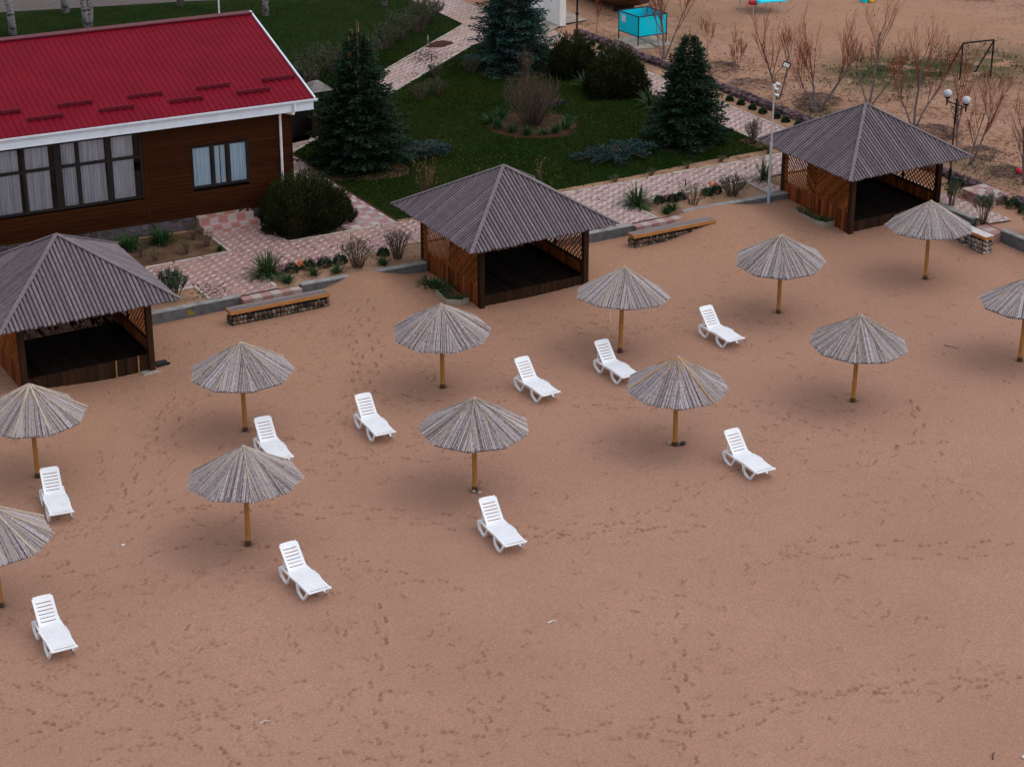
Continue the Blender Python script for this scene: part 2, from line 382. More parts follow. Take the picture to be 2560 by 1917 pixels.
# ---------------------------------------------------------------- the sand: one ground sheet to the horizon
def sstep(a, b, x):
    t = np.clip((x-a)/(b-a), 0, 1); return t*t*(3-2*t)
def wob(x, y, s, seed):
    g = np.random.default_rng(seed); r = 0
    for k in range(7):
        a = g.uniform(0, 6.28); f = s*g.uniform(.6, 1.7); r = r+np.sin((x*np.cos(a)+y*np.sin(a))*f+g.uniform(0, 6.28))
    return r/7
def beach_h(x, y):
    h = .17*sstep(-2.5, 3.0, y)+.03*wob(x, y, .45, 1)*sstep(30, -3, y)+.012*wob(x, y, 1.8, 2)
    h = h-.20*np.exp(-((x+10.6)**2+(y-1.0)**2)/4.5)                                   # hollow at the left gazebo
    h = h+.33*np.exp(-((x+2.2)/.95)**2)*sstep(1.2, 3.9, y)+.08*np.exp(-((x+1.6)/1.6)**2)*sstep(-.5, 2.5, y)
    h = h+.36*np.exp(-(np.abs(x-10.1)/1.75)**3)*sstep(-.2, 3.0, y)                      # drifts over the low walls
    h = h+.14*np.exp(-((x-13.0)/1.2)**2)*sstep(.5, 3.5, y)
    h = h+.16*sstep(1.5, 4, x)*sstep(6, 4, x)*sstep(0, 1.2, y)*.6
    h = h+.22*sstep(14.6, 16.6, x)*sstep(-4, .2, y)*.6+.10*sstep(15.5, 17, x)
    return h
def height(x, y):
    terrace = np.where((y > 4.17-.45*sstep(-4, 4, x)) | (x > 16.97), 1.0, 0.0)
    far = sstep(17.8, 20, x)*(.06+.05*wob(x, y, .5, 5)+.03*wob(x, y, 1.6, 6))
    return np.where(terrace > .5, .44+far, np.minimum(beach_h(x, y), .52))
def axis(*segs):
    a = [np.arange(s, e, d) for s, e, d in segs]; return np.concatenate(a)
gx = axis((-600,-60,60),(-60,-19.6,2.5),(-19.6,17.4,.033),(17.4,45,.16),(45,100,5),(100,1200,100))
gy = axis((-400,-60,40),(-60,-25.2,2),(-25.2,4.44,.033),(4.44,46,.2),(46,100,5),(100,1500,100))
GX, GY = np.meshgrid(gx, gy); GZ = height(GX, GY)
foot = np.zeros_like(GZ); post_dark = np.zeros_like(GZ)
def footprint(x, y, a, s=1.0, depth=.022):
    i0, i1 = np.searchsorted(gx, (x-.32, x+.32)); j0, j1 = np.searchsorted(gy, (y-.32, y+.32))
    if i1-i0 < 3 or j1-j0 < 3: return
    X = GX[j0:j1, i0:i1]-x; Y = GY[j0:j1, i0:i1]-y
    u = X*math.cos(a)+Y*math.sin(a); v = -X*math.sin(a)+Y*math.cos(a); v = v-.02*np.cos(u*9)
    ball = np.exp(-(((u-.075*s)/(.062*s))**2+(v/(.047*s))**2)**2.6); heel = np.exp(-(((u+.09*s)/(.042*s))**2+(v/(.036*s))**2)**2.6)
    arch = np.exp(-((u/(.10*s))**2+(v/(.03*s))**2)**1.5)
    d = np.maximum(np.maximum(ball*rng.uniform(.6, 1), heel*rng.uniform(.6, 1.1)), arch*.55)
    rim = np.exp(-((u/(.2*s))**2+(v/(.11*s))**2)**1.5)
    GZ[j0:j1, i0:i1] += -depth*1.6*d+depth*.55*np.maximum(rim-1.3*d, 0)*(1 if rng.random() < .7 else .2)
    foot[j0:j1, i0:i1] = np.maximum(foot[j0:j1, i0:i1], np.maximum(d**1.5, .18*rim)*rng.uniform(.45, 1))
TR = [[(-2.6,2.5),(-3.4,.9),(-4.1,-1),(-5,-2.4),(-5.8,-3.6)],[(-3.3,1.8),(-4.2,.4),(-4.8,-1.6),(-5.6,-2.9)],[(-3,2.2),(-4,1),(-4.6,-.5),(-5.2,-1.9),(-6.2,-3.2),(-7.4,-5.2)],
 [(-9.7,-.4),(-10.5,-1.3),(-11.2,-2.5),(-12,-3.6),(-13,-5),(-13.6,-5.9)],[(-10,-.7),(-10.9,-1.8),(-11.7,-3),(-12.4,-4.2),(-13,-5.5),(-14.5,-6.5)],[(-9.3,-.9),(-10.2,-1.9),(-11,-3.2),(-11.6,-4.4),(-12.6,-5.8),(-13.3,-7.2)],
 [(-14.9,-6.5),(-13.6,-6.6),(-12.3,-6.6),(-11,-6.7)],[(-15.1,-6.2),(-14,-5.9),(-13,-6),(-11.7,-6),(-10.6,-5.7),(-9.3,-6),(-8.5,-6.3),(-7.5,-6.2),(-6.1,-6.2),(-5.5,-6.1)],
 [(-10.9,-7.4),(-9.8,-7.7),(-8.8,-8.3),(-8,-8.9),(-7.4,-9.7),(-6.2,-10.4),(-5.4,-11.7),(-3.9,-12.1),(-2.9,-13.1),(-1.6,-13.7)],[(-10.5,-7.9),(-8.8,-8.8),(-7.2,-10.3),(-5.5,-12.2),(-3.9,-12.6),(-2.2,-13.5)],
 [(-5.6,-11.7),(-4.9,-12.3),(-3.5,-12.4),(-1.8,-12.2),(-.1,-11.5),(.9,-11.5)],[(-.8,-15),(.3,-15.7),(1.3,-16.2),(2.7,-17.1),(4,-17.7)],[(-1.3,-15.2),(-.4,-16),(.7,-16.6),(1.9,-17.3),(3,-18)],
 [(-14.6,-16.7),(-13.9,-17.3),(-13.1,-17.7),(-12.3,-18.3),(-11.3,-18.8),(-10.5,-18.9)],[(-11.8,-17.6),(-10.9,-18.1),(-10,-18.6),(-9.2,-19),(-8.4,-19.3),(-7.5,-19.6),(-6.3,-20.1),(-5.2,-20.2)],
 [(-9.2,-19),(-8.3,-19.7),(-7.4,-20.3),(-6.1,-20.7),(-4.4,-20.4),(-3.1,-20.7),(-1.5,-21.3),(0,-22)],[(-4.9,-20.1),(-4,-20.5),(-2.8,-21),(-2.1,-21.7),(-.9,-21.8)],
 [(-9.9,-12.8),(-10.7,-14.2),(-11.5,-15.6),(-12.1,-16.9),(-12.5,-18.1)],[(-4.5,-16.3),(-5.3,-17.3),(-6,-18.4),(-6.8,-19.6),(-7.6,-21.1)],
 [(-17.8,-10.9),(-17,-11.7),(-16.2,-12.5),(-15.2,-13.3),(-14.1,-14),(-13.5,-15.1)],[(-18.3,-12.6),(-17.8,-13.6),(-16.9,-14.5),(-16,-15.3),(-15.3,-16.1),(-15,-16.8)],
 [(-17.9,-11.9),(-17.2,-12.8),(-16.2,-13.6),(-15.3,-14.4),(-14.7,-15.4),(-14.3,-16.1)],[(-18.7,-13.9),(-17.8,-14.1),(-16.8,-13.8),(-15.8,-13.6),(-14.7,-13),(-13.5,-12.6)],
 [(-17.6,-15.3),(-16.6,-15.3),(-15.5,-15.4),(-14.6,-15.1),(-13.7,-14.8),(-12.7,-14.9)],[(-17.4,-9.6),(-16.1,-9.6),(-15.5,-9.2),(-14.6,-9.4),(-13.8,-10.1)],
 [(-7.4,-3.9),(-5.8,-3.4),(-4.7,-3.4),(-3.8,-4.5),(-2.5,-5)],[(-.3,-.9),(1.7,-1),(3.2,-2.9),(4.7,-2.7)],[(-.4,-6.5),(1.2,-6.8),(2.3,-8.1),(3.1,-9.3),(4,-11)],[(2.1,-12.5),(3.7,-12.9),(5.8,-12),(6.9,-10.4)],
 [(-9,-4),(-8,-4.6),(-7.2,-6.4),(-5.5,-7.4),(-4.2,-7.6)],[(-1,-6.2),(.4,-7.4),(1.8,-7.2),(3.3,-6.3)],[(-13,-9.5),(-11.6,-9.9),(-9.8,-10.6),(-8.9,-12.2),(-8,-13.4)],[(-16,-8),(-14.6,-8.6),(-12.4,-8.2),(-11,-9.2)]]
for t in TR:
    P = np.array(t); seg = np.linalg.norm(np.diff(P, axis=0), axis=1); cum = np.concatenate([[0], np.cumsum(seg)])
    d = rng.uniform(0, .3); k = 0; rev = rng.random() < .5
    while d < cum[-1]:
        x = np.interp(d, cum, P[:,0]); y = np.interp(d, cum, P[:,1]); x2 = np.interp(min(d+.2, cum[-1]), cum, P[:,0]); y2 = np.interp(min(d+.2, cum[-1]), cum, P[:,1])
        a = math.atan2(y2-y, x2-x) if (x2, y2) != (x, y) else 0
        s = (1 if k % 2 else -1)*rng.uniform(.05, .13)
        footprint(x-math.sin(a)*s, y+math.cos(a)*s, a+rng.normal()*.2+(math.pi if rev else 0), rng.uniform(.85, 1.1), rng.uniform(.022, .04))
        d += rng.uniform(.42, .62); k += 1
for n, x0, x1, y0, y1 in ((420,-19,-9,-19,-9),(260,-13,0,-23,-15),(170,-6,6,-16,-8),(330,-16,-3,-8,1),(260,-6,8,-7,0),(120,2,14,-13,-5),(60,8,16,-6,2),(60,-10,-3,.5,2.6)):
    for _ in range(n):
        footprint(rng.uniform(x0, x1), rng.uniform(y0, y1), rng.uniform(0, 6.28), rng.uniform(.5, 1.05), rng.uniform(.006, .024))
UMB = [(-9.04,-3.29),(-3.41,-3.45),(2.0,-3.76),(7.52,-3.66),(13.0,-3.68),(-14.45,-3.18),(-11.39,-8.92),(-5.59,-9.13),(-.04,-9.48),(5.5,-9.62),(11.16,-9.79),(-17.13,-8.82)]
for ux, uy in UMB:                                    # scour and darker sand around each parasol post
    r2 = (GX-ux)**2+(GY-uy)**2; GZ -= .05*np.exp(-r2/.02); post_dark = np.maximum(post_dark, np.exp(-r2/.012))
GZ += np.where(GX < 17.3, rng.normal(size=GZ.shape)*.0022, 0)
nx, ny = len(gx), len(gy)
idx = np.arange(nx*ny).reshape(ny, nx)
F = np.stack([idx[:-1,:-1], idx[:-1,1:], idx[1:,1:], idx[1:,:-1]], axis=-1).reshape(-1, 4)
V = np.stack([GX, GY, GZ], axis=-1).reshape(-1, 3)

m, nt, p = nodes('sand', .95, .12); MATS['sand'] = m; L = nt.links
tc = nt.nodes.new('ShaderNodeTexCoord'); ob = tc.outputs['Object']
sp = nt.nodes.new('ShaderNodeSeparateXYZ'); L.new(ob, sp.inputs[0])
def vattr(nm):
    a = nt.nodes.new('ShaderNodeAttribute'); a.attribute_name = nm; return a.outputs['Fac']
base = nmix(nt, nnoise(nt, ob, .35, 5, .55, .3, .7), (.366,.200,.138), (.340,.182,.122))
yy = nt.nodes.new('ShaderNodeMapRange'); yy.inputs[1].default_value = -9; yy.inputs[2].default_value = 6; L.new(sp.outputs[1], yy.inputs[0])
base = nmix(nt, nmath(nt, 'MULTIPLY', yy.outputs[0], .8), base, (.335,.174,.098))
base = nmix(nt, nnoise(nt, ob, 1.6, 6, .65, .5, .75), base, (.318,.178,.116))
base = nmix(nt, nmath(nt, 'MULTIPLY', nnoise(nt, ob, .13, 3, .5, .42, .62), .35), base, (.285,.158,.106))
grain = nnoise(nt, ob, 15, 4, .85, .40, .62)
base = nmix(nt, nmath(nt, 'MULTIPLY', grain, .42), base, (.235,.135,.098))
speck = nnoise(nt, ob, 11, 3, .9, .655, .70)
base = nmix(nt, nmath(nt, 'MULTIPLY', speck, .5), base, (.10,.06,.05))
pale = nnoise(nt, ob, 13, 3, .9, .69, .72)
base = nmix(nt, nmath(nt, 'MULTIPLY', pale, .5), base, (.6,.5,.44))
sn = nt.nodes.new('ShaderNodeVectorMath'); sn.operation = 'SNAP'; sn.inputs[1].default_value = (.021, .021, 10); L.new(ob, sn.inputs[0])
wz = nt.nodes.new('ShaderNodeTexWhiteNoise'); wz.noise_dimensions = '3D'; L.new(sn.outputs[0], wz.inputs['Vector'])
gv = nt.nodes.new('ShaderNodeMapRange'); gv.inputs[3].default_value = .84; gv.inputs[4].default_value = 1.15; L.new(wz.outputs['Value'], gv.inputs[0])
hv = nt.nodes.new('ShaderNodeHueSaturation'); L.new(base, hv.inputs['Color']); L.new(gv.outputs[0], hv.inputs['Value']); base = hv.outputs[0]
base = nmix(nt, nmath(nt, 'MULTIPLY', vattr('foot'), .55), base, (.165,.085,.050))  # darker disturbed sand; the tint also paints shade into the prints
base = nmix(nt, nmath(nt, 'MULTIPLY', vattr('post_dark'), .85), base, (.09,.05,.035))
# the field behind: leaf mould and weeds in patches
field = vattr('field'); green = vattr('green')
patch = nnoise(nt, ob, .75, 5, .6, .38, .53); streak = nnoise(nt, ob, 5.5, 3, .7, .46, .56)
base = nmix(nt, nmath(nt, 'MULTIPLY', nmath(nt, 'MULTIPLY', patch, streak), nmath(nt, 'MULTIPLY', field, .8)), base, (.105,.058,.036))
base = nmix(nt, nmath(nt, 'MULTIPLY', nmath(nt, 'MULTIPLY', nnoise(nt, ob, .33, 4, .6, .42, .62), field), .55), base, (.36,.205,.142))
dots = nnoise(nt, ob, 4.2, 2, .8, .62, .66)
base = nmix(nt, nmath(nt, 'MULTIPLY', nmath(nt, 'MULTIPLY', dots, field), .75), base, (.07,.04,.028))
wd = nmath(nt, 'MULTIPLY', nnoise(nt, ob, 1.1, 4, .65, .34, .48), green)
base = nmix(nt, wd, base, (.036,.043,.012))
L.new(base, p.inputs['Base Color'])
# wind ripples near the walls, grain everywhere
wv = nt.nodes.new('ShaderNodeTexWave'); wv.wave_type = 'BANDS'; wv.bands_direction = 'Y'
wv.inputs['Scale'].default_value = 2.3; wv.inputs['Distortion'].default_value = 5.5; wv.inputs['Detail'].default_value = 2; wv.inputs['Detail Scale'].default_value = .55
mp = nt.nodes.new('ShaderNodeMapping'); mp.inputs['Rotation'].default_value = (0, 0, R(24)); mp.inputs['Scale'].default_value = (.8, 1.2, 1); L.new(ob, mp.inputs[0]); L.new(mp.outputs[0], wv.inputs['Vector'])
rm = nt.nodes.new('ShaderNodeMapRange'); rm.inputs[1].default_value = -5; rm.inputs[2].default_value = 2.5; rm.inputs[3].default_value = .10; L.new(sp.outputs[1], rm.inputs[0])
hh = nmath(nt, 'ADD', nmath(nt, 'MULTIPLY', nmath(nt, 'MULTIPLY', wv.outputs[0], rm.outputs[0]), 1.1), nmath(nt, 'MULTIPLY', nnoise(nt, ob, 30, 3, .7), .45))
hh = nmath(nt, 'ADD', hh, nmath(nt, 'MULTIPLY', nnoise(nt, ob, 6, 5, .6), .9))
nbump(nt, p, hh, .55, .03)
so_ = npmesh('sand', V, F, 'sand', smooth=True); so_['kind'] = 'structure'
def pattr(o, nm, arr):
    a = o.data.attributes.new(nm, 'FLOAT', 'POINT'); a.data.foreach_set('value', np.asarray(arr, dtype=np.float32).ravel())
pattr(so_, 'foot', foot); pattr(so_, 'post_dark', post_dark)
fieldv = sstep(18.2, 18.9, GX)*np.where(GY > -3, 1, 0)*(1-.75*sstep(24, 30, GX+.35*GY-3)*sstep(34, 30, GX-.2*GY))
fieldv = np.maximum(fieldv, .8*np.exp(-((GX-17)/1.6)**2-((GY-27)/2.5)**2))
greenv = np.exp(-(((GX-25.8)/3.0)**2+((GY-13.2)/2.7)**2)**1.5)+.75*np.exp(-((GX-30.2)/2.6)**2-((GY-12.0)/3.0)**2)+.55*np.exp(-((GX-20.4)/.9)**2-((GY-4)/4.5)**2)+.5*np.exp(-((GX-20)/1)**2-((GY-10.3)/1)**2)+.35*np.exp(-((GX-23)/2.5)**2-((GY-25)/3)**2)
pattr(so_, 'field', fieldv); pattr(so_, 'green', np.clip(greenv, 0, 1))

# ---------------------------------------------------------------- garden ground: lawn, beds, paths, kerbs
def sheet(name, poly, z, m, cut=None):
    o = MB(); o.face([(x, y, z) for x, y in poly]); ob_ = o.build(name, m); ob_['kind'] = 'structure'; return ob_
sheet('lawn', [(-60,16),(.86,16),(.86,7.5),(15.8,7.2),(15.8,26.0),(14.74,28.3),(14.85,34),(14.85,46),(-60,46)], .468, 'lawn')
sheet('gravel_road', [(-60,53),(-1.79,40.4),(2.04,39.3),(5.76,38.3),(13,35.6),(15,46),(0,75),(-60,75)], .474, 'gravel')
# soil
def soil(poly, m='soil_sandy', z=.481): return sheet('soil_bed', poly, z, m)
soil([(-9.7,4.3),(-6.85,4.3),(-6.85,5.5),(-9.7,5.5)])
soil([(-4.75,4.1),(.6,4.0),(.6,5.5),(-4.75,5.5)])
soil([(8.15,3.7),(12.75,3.7),(12.75,5.3),(8.15,5.3)])
soil([(-13,7.65),(-4.8,7.65),(-4.85,9.9),(-13,11)], 'soil')
soil([(-2.93,7.6),(-.82,7.65),(-.82,10.3),(-2.93,10.3)], 'soil')
soil([(.95,7.25),(15.8,7.1),(15.8,7.72),(12.8,7.8),(9.5,7.66),(6,7.74),(3,7.62),(.95,7.75)], 'soil_sandy', .477)
soil([(17.58,4.3),(18.5,4.3),(18.2,23.4),(17.3,23.4)], 'soil_sandy')
soil([(15.25,8.1),(15.78,8.0),(15.78,9.1),(15.3,9.2)], 'soil', .477)
def blob(cx, cy, rx, ry, n=40, seed=1, wobble=.06):
    q = random.Random(seed); ph = [q.uniform(0, 6.28) for _ in range(4)]
    return [(cx+rx*(1+wobble*sum(math.sin(k*t+ph[k-1]) for k in (1,2,3,4)))*math.cos(t), cy+ry*(1+wobble*sum(math.sin(k*t+ph[k-1]) for k in (1,2,3,4)))*math.sin(t)) for t in [2*math.pi*i/n for i in range(n)]]
sheet('soil_bed', blob(9.88, 14.35, 1.62, 1.62, wobble=.03), .481, 'soil_dark')
sheet('soil_bed', blob(13.45, 9.75, 1.15, 1.1, seed=4), .479, 'soil')
sheet('soil_bed', blob(2.4, 13.2, 1.7, 1.5, seed=5), .479, 'soil')
sheet('soil_bed', blob(13.2, 21.2, 1.6, 1.6, seed=6), .479, 'soil')
# paths
sheet('path', [(2.5,5.5),(6.1,5.5),(6.1,3.7),(8.13,3.7),(8.13,5.3),(12.77,5.3),(12.77,3.86),(13.4,3.86),(13.4,5.3),(15.85,5.3),(17.58,5.3),(17.52,7.1),(15.85,7.1),(9.2,7.2),(2.5,7.4)], .5, 'paver_half')
sheet('path', [(-40,5.5),(-6.85,5.5),(-6.85,4.3),(-6.85,4.14),(-4.75,4.14),(-4.75,5.5),(2.5,5.5),(2.5,7.4),(-.8,7.5),(-2.95,7.56),(-2.95,9.42),(-4.77,9.5),(-4.77,7.62),(-40,7.75)], .5, 'paver')
sheet('path', [(15.86,7.1),(17.52,7.1),(17.3,22.2),(15.86,22.2)], .5, 'paver_half')
sheet('path', [(17.0,-2.0),(17.9,-2.1),(17.75,.6),(17.58,5.3),(17.0,5.3)], .5, 'paver_diag')
sheet('checker_path', [(-.82,7.55),(.86,7.5),(.78,10.9),(.85,15.4),(-.6,15.4),(-.82,10.9)], .502, 'checker')
dp = sheet('diagonal_path', [(-1.0,15.4),(1.1,15.9),(8.05,21.2),(13.25,25.15),(15.86,26.0),(15.86,22.2),(17.3,22.2),(17.6,25.2),(17.4,27),(16.75,30.0),(16.65,33),(14.8,34.0),(14.76,30),(14.70,28.28),(8.7,23.62),(2.3,16.8),(-1.0,16.4)], .5, 'paver_diag')
sheet('concrete_apron', [(16.6,24.9),(18.34,26.2),(19.65,26.25),(19.7,30.5),(16.5,30.5),(16.5,26.4)], .53, 'slab')
# kerbs: laid as short stones
def kerb(pts, w=.09, h=.055, z=.485, m='kerb', step=.95):
    b = MB()
    for (x0,y0),(x1,y1) in zip(pts[:-1], pts[1:]):
        d = math.hypot(x1-x0, y1-y0); n = max(1, round(d/step))
        for i in range(n):
            a = i/n+.004; c = (i+1)/n-.004; jz = random.uniform(-.008,.008)
            b.bar((x0+(x1-x0)*a, y0+(y1-y0)*a, z+jz),(x0+(x1-x0)*c, y0+(y1-y0)*c, z+jz+random.uniform(-.004,.004)), w, h)
    o = b.build('kerb', m); o['kind'] = 'structure'
kerb([(-14,7.72),(-4.78,7.64),(-4.82,9.5)]); kerb([(-2.97,9.4),(-2.93,7.57),(.9,7.5)])
kerb([(-6.83,5.46),(-6.83,4.3)]); kerb([(-9.6,5.48),(-6.83,5.47)]); kerb([(-4.77,5.2),(-4.77,4.3)]); kerb([(-4.1,5.5),(.0,5.48)], z=.47)
kerb([(8.14,4.9),(8.17,3.72)]); kerb([(8.8,5.3),(12.75,5.3)], z=.475); kerb([(12.75,5.3),(12.75,3.8)])
kerb([(3.6,7.34),(9.2,7.22),(15.85,7.08)]); kerb([(17.57,5.4),(17.53,7.1),(17.31,21.5)]); kerb([(15.84,7.1),(15.84,21.8)], z=.47)
kerb([(.87,7.5),(.80,10.9),(.87,15.35)], w=.08, m='soil_dark'); kerb([(-.84,7.6),(-.84,10.6)], w=.1, m='rubble')
kerb([(.95,15.75),(8.0,21.15),(13.2,25.1)]); kerb([(2.1,16.75),(8.65,23.68),(14.66,28.32)])
kerb(blob(9.88, 14.35, 1.68, 1.68, n=26, wobble=.03)+[blob(9.88, 14.35, 1.68, 1.68, n=26, wobble=.03)[0]], w=.05, h=.03, m='soil_dark', z=.478)
# tile edging where the two entry paths meet the beach
def tile_row(x0, x1, y, n):
    b = MB()
    for i in range(n):
        a = x0+(x1-x0)*i/n; c = x0+(x1-x0)*(i+1)/n
        b.box(a+.004, c-.004, y+.08, y+.40, .30, .462, (i % 2)*.9+.05)
    o = b.build('step_edge', 'edge_tile'); o['kind'] = 'structure'
m, nt, p = nodes('edge_tile', .8, .25); MATS['edge_tile'] = m
a = nt.nodes.new('ShaderNodeAttribute'); a.attribute_name = 'rnd'
tc = nt.nodes.new('ShaderNodeTexCoord')
f = nnoise(nt, tc.outputs['Object'], 9, 5, .6, .4, .8)
nt.links.new(nmix(nt, nmath(nt, 'MULTIPLY', f, .45), nmix(nt, a.outputs['Fac'], (.29,.15,.135), (.36,.29,.265)), (.28,.185,.14)), p.inputs['Base Color'])
tile_row(-6.0, -4.15, 3.74, 6); tile_row(7.2, 9.2, 3.29, 7)
for xx in (16.55,):
    b = MB()
    for i in range(3): b.box(xx, xx+.4, -2.7+.28*i+.004, -2.7+.28*(i+1)-.004, .1, .43, (i % 2)*.9+.05)
    o = b.build('step_edge', 'edge_tile'); o['kind'] = 'structure'

# ---------------------------------------------------------------- grass
def inpoly(x, y, poly):
    r = np.zeros(len(x), bool); n = len(poly)
    for i in range(n):
        x0, y0 = poly[i]; x1, y1 = poly[(i+1) % n]
        c = ((y0 > y) != (y1 > y)) & (x < (x1-x0)*(y-y0)/((y1-y0) if y1 != y0 else 1e-9)+x0); r ^= c
    return r
HOUSE = [(-16,9.6),(-.3,9.1),(.3,17.8),(-16,19.5)]
DIAG = [(.9,15.8),(8.05,21.15),(13.25,25.1),(15.86,26),(17,30),(14.8,34),(14.7,28.35),(8.65,23.7),(-1,16.6)]
def lawn_pts(n, x0, x1, y0, y1):
    x = rng.uniform(x0, x1, n); y = rng.uniform(y0, y1, n)
    k = ~inpoly(x, y, HOUSE) & ~inpoly(x, y, DIAG) & ((x-9.88)**2+(y-14.35)**2 > 1.55**2) & ((x-13.45)**2+(y-9.75)**2 > 1.0) & (y < 39.2-.42*(x-2))
    k &= (y > 7.72+.09*np.sin(x*3.1)+.06*np.sin(x*7.7))
    return x[k], y[k]
vs = []; fs = []; off = 0; rr = []
for n, bx in ((150000, (.95,15.78,7.6,26)), (90000, (-9,15,17,39.5))):
    x, y = lawn_pts(n, *bx)
    cl = .5+.5*wob(x, y, 2.2, 9)+.35*wob(x, y, 6, 10)
    k = rng.random(len(x)) < .6+.4*cl; x = x[k]; y = y[k]; cl = cl[k]
    P_ = np.stack([x, y, np.full(len(x), .465)], axis=1)
    D_ = rng.normal(size=P_.shape)*.45; D_[:,2] = 1
    v, f = blades(P_, D_, rng.uniform(.04, .085, len(x))*(.8+.4*np.clip(cl, 0, 1)), rng.uniform(.018, .036, len(x)))
    vs.append(v); fs.append(f+off); off += len(v); rr.append(rng.random(len(f)))
g = npmesh('grass', np.concatenate(vs), np.concatenate(fs), 'grass_blade', rnd=np.concatenate(rr)); tag(g, 'short dark green lawn grass with paler clumps', 'grass', kind='stuff')
x, y = lawn_pts(1500, 1, 15.7, 7.8, 17); k = (wob(x, y, .8, 33)+.5*wob(x, y, 2, 34) > .12); x = x[k][:170]; y = y[k][:170]
x2, y2 = lawn_pts(60, 3, 14, 26, 36); x = np.concatenate([x, x2]); y = np.concatenate([y, y2])
b = MB()
for a_, c_ in zip(x, y): b.lathe([(.004,.0),(.014,.005),(.009,.011)], 6, (a_, c_, .525+random.uniform(-.01,.03)))
tag(b.build('dandelions', 'dandelion'), 'tiny yellow dandelions scattered through the lawn', 'flowers', kind='stuff')
# weeds and dead leaves in the sandy field, and leaf scraps along the paths
n = 11000; x = rng.uniform(18.6, 34, n); y = rng.uniform(-2, 30, n)
k = (wob(x, y, 1.2, 21)+.7*wob(x, y, 3.5, 22)+rng.normal(size=n)*.25 > .12) & (x+.35*y < 31+rng.normal(size=n)*2.5); x, y = x[k], y[k]
xa = rng.uniform(-4.7, 17.5, 700); ya = rng.choice([5.6, 7.1, 7.3, 6.2], 700)+rng.normal(size=700)*.25
xb = rng.uniform(8, 15, 300); yb = 20.9+(xb-8)*.78+rng.normal(size=300)*.7; xc = rng.normal(10.9, .5, 420); yc = 24.6+(xc-10.9)*.75+rng.normal(size=420)*.55
xd = np.concatenate([rng.uniform(-4.7, 0, 260), rng.uniform(8.2, 12.7, 260), rng.normal(-6.6, .35, 200)]); yd = np.concatenate([rng.uniform(4.35, 5.4, 260), rng.uniform(4.35, 5.2, 260), rng.normal(4.9, .4, 200)])
zz = np.concatenate([height(x, y)+.012, np.full(700+300+420+720, .512)])
x = np.concatenate([x, xa, xb, xc, xd]); y = np.concatenate([y, ya, yb, yc, yd])
P_ = np.stack([x, y, zz], axis=1); D_ = rng.normal(size=P_.shape); D_[:,2] = np.abs(D_[:,2])*.25
v, f = blades(P_, D_, rng.uniform(.04, .13, len(x)), rng.uniform(.015, .05, len(x)))
g = npmesh('leaf_litter', v, f, 'litter', rnd=rng.random(len(f))); tag(g, 'dead leaves and scraps scattered over sandy field and paths', 'leaf litter', kind='stuff')
n = 60000; x = rng.uniform(18.6, 33, n); y = rng.uniform(-1, 28, n)
gv = np.exp(-(((x-25.8)/3.0)**2+((y-13.2)/2.7)**2)**1.5)+.7*np.exp(-((x-30.2)/2.6)**2-((y-12.0)/3.0)**2)+.6*np.exp(-((x-20.4)/.9)**2-((y-4)/4.5)**2)+.5*np.exp(-((x-20)/1)**2-((y-10.3)/1)**2)+.02
k = (rng.random(n) < gv*np.clip(.35+1.5*wob(x, y, 2.2, 41)+.8*wob(x, y, 5, 42), 0, 1)); x, y = x[k], y[k]
P_ = np.stack([x, y, height(x, y)], axis=1); D_ = rng.normal(size=P_.shape)*.7; D_[:,2] = 1
v, f = blades(P_, D_, rng.uniform(.06, .16, len(x)), rng.uniform(.02, .05, len(x)))
g = npmesh('weeds', v, f, 'weed', rnd=rng.random(len(f))) if mk('weed', (.028,.046,.011), (.06,.056,.018), rough=.8, scale=1.2, attr=.5) else None
tag(g, 'low green weeds growing in patches on the sandy field', 'weeds', kind='stuff')
# ---------------------------------------------------------------- gazebos
def slat_face(mb, k, E=2.4, Hh=1.45, N=40):
    """one roof face clad in round slats running down the slope, cut along the hips"""
    w = 2*E/N; c, s = math.cos(k*math.pi/2), math.sin(k*math.pi/2)
    ln = math.hypot(E, Hh); nz, ny_ = E/ln, -Hh/ln
    prof = [(-.40,-.02),(-.35,.018),(-.14,.034),(.14,.034),(.35,.018),(.40,-.02)]
    for i in range(N):
        x = -E+(i+.5)*w; ov = random.uniform(.03,.07); jz = random.uniform(-.004,.006); a = []; d = []
        for px, h in prof:
            xx = x+px*w*.97; yt = -max(abs(xx), .015); yb = -E-ov
            for lst, y in ((a, yb),(d, yt)):
                z = (y+E)/E*Hh; h2 = h+jz
                X, Y, Z = xx, y+ny_*h2, z+nz*h2
                lst.append((X*c-Y*s, X*s+Y*c, Z))
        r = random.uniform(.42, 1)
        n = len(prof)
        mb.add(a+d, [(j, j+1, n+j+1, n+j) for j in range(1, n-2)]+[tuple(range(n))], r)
        mb.add(a+d, [(j, j+1, n+j+1, n+j) for j in (0, n-2)], 0.0)  # sidewalls darkest: crevice shade between the slats painted into their colour
